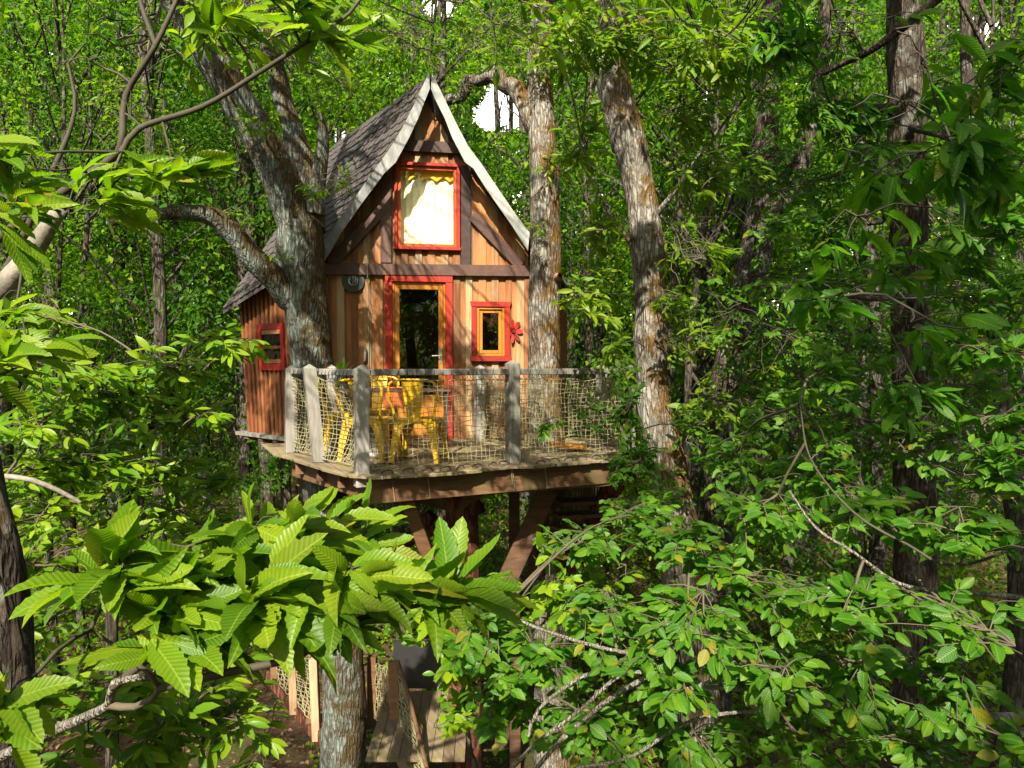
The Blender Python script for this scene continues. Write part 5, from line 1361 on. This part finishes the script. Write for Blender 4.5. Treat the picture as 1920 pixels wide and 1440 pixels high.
hb = sapling('hornbeam', 'hornbeam with pale bare branches and toothed oval leaves filling the lower right', [(2060, 1440, 3.2), (2050, 1200, 3.2), (2040, 900, 3.2), (2020, 700, 3.2)], HB, 'hornbeam', 'hornbeam', 0.077, 300, 0.08, 'bark', 'twig', (0.1, 0, 0), 0.45,
        [([(2045, 1320, 3.2), (1890, 1345, 3.0), (1740, 1335, 2.9), (1620, 1328, 2.85), (1540, 1318, 2.8), (1450, 1285, 2.75), (1372, 1240, 2.7)], .024, .007, pale),
         ([(2040, 1150, 3.1), (1920, 1122, 2.9), (1820, 1112, 2.8), (1755, 1108, 2.75), (1680, 1092, 2.7), (1600, 1035, 2.65), (1530, 990, 2.7), (1480, 920, 2.75)], .012, .004, pale),
         ([(2050, 1420, 3.2), (1900, 1365, 3.1), (1830, 1340, 3.05), (1740, 1300, 3.0)], .02, .01, pale),
         ([(1680, 1092, 2.7), (1600, 1098, 2.75), (1480, 1110, 2.85)], .01, .005, pale),
         ([(1540, 1318, 2.8), (1380, 1292, 2.85), (1290, 1288, 2.9), (1190, 1288, 2.95)], .012, .006, pale),
         ([(1372, 1240, 2.75), (1300, 1290, 2.8), (1180, 1260, 2.9), (1090, 1330, 3.0), (1010, 1390, 3.1), (960, 1440, 3.1)], .007, .009, pale),
         ([(1210, 1270, 2.9), (1130, 1320, 3.0), (1040, 1400, 3.0), (1000, 1450, 3.0)], .010, .010, pale),
         ([(1280, 1200, 2.9), (1180, 1240, 3.0), (1090, 1270, 3.1), (1010, 1330, 3.2), (990, 1380, 3.2)], .010, .008, pale),
         ([(1180, 1225, 3.0), (1130, 1215, 3.0), (1060, 1195, 3.1), (990, 1170, 3.2), (940, 1140, 3.3)], .009, .006, pale),
         ([(1440, 1330, 2.9), (1300, 1350, 2.9), (1180, 1420, 2.9), (1080, 1440, 2.9)], .008, .006, pale),
         ([(1290, 1195, 2.9), (1240, 1210, 2.9), (1180, 1245, 2.95)], .012, .010, pale),
         ([(1970, 1000, 2.9), (1800, 1060, 2.6), (1700, 1020, 2.6), (1600, 960, 2.7), (1520, 860, 2.9), (1500, 760, 3.2)], .006, .003, 'twig_dark')])
sapling('ivy_clad_sapling', 'slim leafy sapling growing up before the end of the rope railing', [(1270, 1100, 6.4), (1200, 950, 6.4), (1180, 800, 6.4), (1170, 700, 6.4)],
        [((1180, 760, 6.2), 44, (40, 80)), ((1195, 860, 6.1), 70, (60, 60)), ((1190, 950, 6.1), 60, (70, 50)), ((1230, 1010, 6.2), 50, (80, 50)), ((1160, 880, 6.1), 30, (30, 50)), ((1170, 700, 6.3), 20, (40, 40)), ((1120, 780, 6.3), 8, (40, 40)), ((1250, 930, 6.0), 20, (50, 60)), ((1290, 800, 6.2), 16, (40, 60)), ((1020, 790, 6.4), 3, (14, 26), .09)], 'oval', 'hornbeam', 0.07, 260, 0.02, dr=.25)
sapling('hazel_bush', 'leafy bush below the deck in front of the log post', [(900, 1600, 3.9), (880, 1400, 3.9), (870, 1300, 3.9)],
        [((820, 1160, 3.8), 20, (60, 50)), ((880, 1240, 3.8), 24, (70, 50)), ((860, 1340, 3.9), 16, (50, 50)), ((1030, 1050, 3.8), 5, (40, 50), .10), ((1130, 1080, 4.2), 18, (90, 30)), ((1060, 1120, 3.6), 20, (80, 50)), ((960, 1100, 3.7), 6, (60, 40))], 'hornbeam', 'smallleaf', 0.085, 220, 0.03)

# ------------------------------------------------------------------ woodland behind
def crown_cloud(centres, spread, n, size, flat=0.4, upb=0.85):
    K = len(centres)
    wgt = RNG.uniform(0.35, 1.6, K); k = RNG.choice(K, n, p=wgt / wgt.sum())
    tilt = RNG.normal(0, 0.5, (K, 3)) + np.array([0, -0.25, upb]); tilt /= np.linalg.norm(tilt, axis=1, keepdims=True)
    cdir = RNG.normal(0, 1, (K, 3)); csz = RNG.uniform(0.65, 1.5, K)
    q = RNG.normal(0, 1, (n, 3)) * spread[k][:, None]
    q -= tilt[k] * ((q * tilt[k]).sum(1) * (1 - flat))[:, None]
    pos = centres[k] + q
    ax = RNG.normal(0, 0.8, (n, 3)) + q / spread[k][:, None] * 0.5 + cdir[k] * 0.5; ax[:, 2] -= 0.3
    nr = tilt[k] + RNG.normal(0, 0.28, (n, 3))
    return pos, frames(ax, nr), size * csz[k] * RNG.uniform(0.7, 1.2, n)
GAPS = [(P(945, 185, 1.0), 0.030), (P(915, 215, 1.0), .022), (P(1085, 85, 1.0), 0.018), (P(640, 255, 1.0), .012), (P(1832, 60, 1.0), .02), (P(820, 10, 1.0), .02), (P(965, 210, 1.0), .025), (P(1330, 180, 1.0), .012)]
def gap_mask(pos):
    d = (pos - CAM); d = d / np.linalg.norm(d, axis=1, keepdims=True); m = np.zeros(len(pos), bool)
    for q, r_ in GAPS:
        v = q - CAM; v = v / np.linalg.norm(v)
        m |= np.linalg.norm(d - v, axis=1) < r_ * (0.75 + 0.5 * RNG.random(len(pos)))
    return m
def wood_tree(x, y, h, r, n, size, label, group, lo=0.25, lean=0.0, trunk_r=None, mat='woodleaf', nclump=60, name='woodland_tree', species='rhomb', targets=None, clump=0.15):
    base = G0((x, y)); tr = Tree(name, label, 'tree', base, 'bark_far', group)
    tr_ = trunk_r or 0.055 + h * 0.005
    pts = [base - ZV * 0.2] + [base + np.array([lean * h * f + 0.25 * math.sin(f * 5 + x), 0.25 * math.cos(f * 4 + y), h * f]) for f in (0.2, 0.45, 0.7, 0.95)]
    tr.limb(pts, [tr_ * 1.25, tr_, tr_ * .85, tr_ * .6, tr_ * .2], seg=10, lump=.08, step=0.35)
    top = np.array(pts)
    cs = []
    for k in range(nclump):
        f = lo + (1 - lo) * RNG.random() ** 0.85
        a = RNG.uniform(0, 2 * math.pi); rr_ = r * math.sqrt(RNG.random()) * (1.15 - 0.75 * abs(f - 0.55))
        cs.append(base + np.array([lean * h * f + rr_ * math.cos(a), rr_ * math.sin(a), h * f]))
    cs = np.array(cs)
    for k in range(0, nclump, 3):
        f = (cs[k, 2] - base[2]) / h
        a = base + np.array([lean * h * f * .85, 0, h * max(0.12, f - 0.12)])
        if targets is not None and lit_reject(np.array([a, (a + cs[k]) / 2, cs[k]]), targets).any(): continue
        tr.tw.append((np.array([a, (a + cs[k]) / 2 + np.array([0, 0, .2]), cs[k]]), np.array([0.035, 0.022, 0.008]), 4))
    pos, mats, sz = crown_cloud(cs, np.full(len(cs), r * clump) * RNG.uniform(.6, 1.5, len(cs)), n, size)
    keep = ~gap_mask(pos); pos, mats, sz = pos[keep], mats[keep], sz[keep]
    if targets is not None:
        keep = ~lit_reject(pos, targets); pos, mats, sz = pos[keep], mats[keep], sz[keep]
    VV, FF, off = [], [], 0
    for p, r_, sg in tr.tw:
        V, F = tube_arrays(p, r_, sg); VV.append(V); FF.append(F + off); off += len(V)
    link_mesh('branches', np_mesh('branches', np.vstack(VV) - loc_of(tr.root), np.vstack(FF), 4, smooth=True), M['bark_far'], tr.root, 'stuff')
    merged_leaves('crown', pos, mats, sz, RNG.integers(0, len(LEAF[species]), len(pos)), species, mat, tr.root)
    return tr
WG = 'woodland trees standing behind the treehouse'
WL = 'slender leafy tree in the dense green wood behind the treehouse'
spots = []
for i in range(900):
    y = RNG.uniform(12.5, 40); x = RNG.uniform(-0.80 * y - 1, 0.80 * y + 1)
    if y < 15 and -4.5 < x < 1.5: continue
    if abs(x / y + 0.03) < 0.035 and y < 30: continue
    if all((x - a) ** 2 + (y - b) ** 2 > (1.9 + 0.03 * y) ** 2 for a, b in spots): spots.append((x, y))
    if len(spots) >= 92: break
for x, y in spots:
    h = y * 0.55 + 7.5 + RNG.uniform(-1.5, 2); n = int(7000 if y < 22 else 6200)
    wood_tree(x, y, h, RNG.uniform(1.9, 3.0), n, 0.12 if y < 20 else 0.16, WL, WG, lo=0.12 + 0.1 * RNG.random(), lean=RNG.uniform(-.06, .06), nclump=90, mat='woodleaf' if RNG.random() < (.3 if x < -3 else .5) else 'woodleaf_shade', clump=RNG.uniform(.10, .17))  # shade-darkened leaf colour is picked more often on the left
# mid-distance trunks that show clearly
for (px, d, tr_) in ((1372, 12, .10), (1310, 11, .07), (1290, 12.5, .08), (1480, 14, .1), (640, 15, .06), (100, 13, .06), (160, 14, .07), (430, 15, .12), (1880, 9.5, .14), (260, 17, .1), (520, 17, .13), (1120, 13, .1)):
    q = P(px, 700, d)
    wood_tree(q[0], q[1], 14, 2.0, 3600, 0.10, 'thin lichened trunk standing in the wood behind the treehouse', 'thin woodland trunks', lo=0.45, lean=RNG.uniform(-.04, .05), trunk_r=tr_)
# undergrowth bushes on the slope and behind the house
n = 52000
y = RNG.uniform(10.5, 34, n); x = RNG.uniform(-1, 1, n) * (0.85 * y)
hh = RNG.random(n) ** 1.6 * (1.2 + 1.6 * np.maximum(0, np.sin(x * 0.9 + 1.3 * np.sin(y * .7)) * np.cos(y * .55)))
keep = ~((y < 13) & (x > -4.6) & (x < 0.5) & (hh > 0.25)) & ~((y < 13.5) & (x < -2.2) & (x > -6.5))
x, y, hh = x[keep], y[keep], hh[keep]
pos = np.stack([x, y, ground_z(x, y) + hh], -1); n = len(pos)
und = merged_leaves('undergrowth', pos, frames(RNG.normal(0, 1, (n, 3)), RNG.normal(0, .5, (n, 3)) + np.array([0, -.2, .9])), RNG.uniform(.08, .2, n), np.zeros(n, int), 'rhomb', 'woodleaf', None)
# ground cover near, and fallen leaves
n = 26000
y = RNG.uniform(2, 16, n); x = RNG.uniform(-1, 1, n) * (0.9 * y + 1)
m_ = ((x / y > -0.30) | (y > 13) | (x / y < -.62)) & ((np.sin(x * 1.2 + 2) * np.cos(y * .9) + RNG.normal(0, .4, n)) > 0.0)
pos = np.stack([x, y, ground_z(x, y) + RNG.random(n) ** 2 * .45], -1)[m_]; n = len(pos)
merged_leaves('ground_cover', pos, frames(RNG.normal(0, 1, (n, 3)), RNG.normal(0, .4, (n, 3)) + np.array([0, -.1, .9])), RNG.uniform(.06, .13, n), np.zeros(n, int), 'rhomb', 'woodleaf', None)
n = 22000
y = RNG.uniform(1, 18, n); x = RNG.uniform(-1, 1, n) * (0.9 * y + 1)
pos = np.stack([x, y, ground_z(x, y) + .012], -1)
merged_leaves('fallen_leaves', pos, frames(RNG.normal(0, 1, (n, 3)) * np.array([1, 1, .1]), RNG.normal(0, .25, (n, 3)) + np.array([0, 0, 1])), RNG.uniform(.05, .12, n), np.zeros(n, int), 'rhomb', 'litterleaf', None)
# the far wood, one mass of foliage
cs = []
for k in range(2200):
    y = RNG.uniform(36, 70); x = RNG.uniform(-1, 1) * (0.85 * y); z = RNG.random() ** 0.8 * (22 + 0.18 * y)
    cs.append((x, y, float(min(6, ground_z(x, y))) + z))
cs = np.array(cs)
pos, mats, sz = crown_cloud(cs, RNG.uniform(.9, 1.9, len(cs)), 330000, 0.45)
keep = ~gap_mask(pos); pos, mats, sz = pos[keep], mats[keep], sz[keep]
merged_leaves('far_woods', pos, mats, sz, np.zeros(len(pos), int), 'rhomb', 'woodleaf', None)
# trees of the same wood behind and beside the viewpoint: they dapple the light
CG = 'trees of the wood around the viewpoint'
for (x, y, h, r, n) in ((-7.2, -5.5, 15, 2.8, 5000), (1.2, -6.5, 17, 3.0, 11000), (3.6, -4.5, 16, 3.0, 16000), (6.8, -2.0, 16, 3.0, 16000), (-8.5, -1.0, 15, 2.8, 4000), (1.0, -12, 19, 3.4, 9000), (-5.5, -13, 17, 3.4, 8000), (5.5, -9, 19, 3.4, 10000), (8.0, 3.0, 15, 2.6, 13000), (-9.5, 5.0, 14, 2.4, 4000), (-10.5, -9, 18, 3.2, 6000), (10, -6, 18, 3.4, 9000)):
    wood_tree(x, y, h, r, n, 0.17, 'tall leafy tree of the wood around the viewpoint', CG, lo=0.38, trunk_r=.2, nclump=80, targets=LIT)

cs = np.array([(x, y, float(ground_z(x, y)) + z) for x, y, z in zip(RNG.uniform(-34, 34, 700), RNG.uniform(-32, -13, 700), RNG.random(700) * 17)])
pos, mats, sz = crown_cloud(cs, RNG.uniform(.8, 1.6, len(cs)), 45000, 0.34)
merged_leaves('woods_behind_viewpoint', pos, mats, sz, np.zeros(len(pos), int), 'rhomb', 'woodleaf', None)
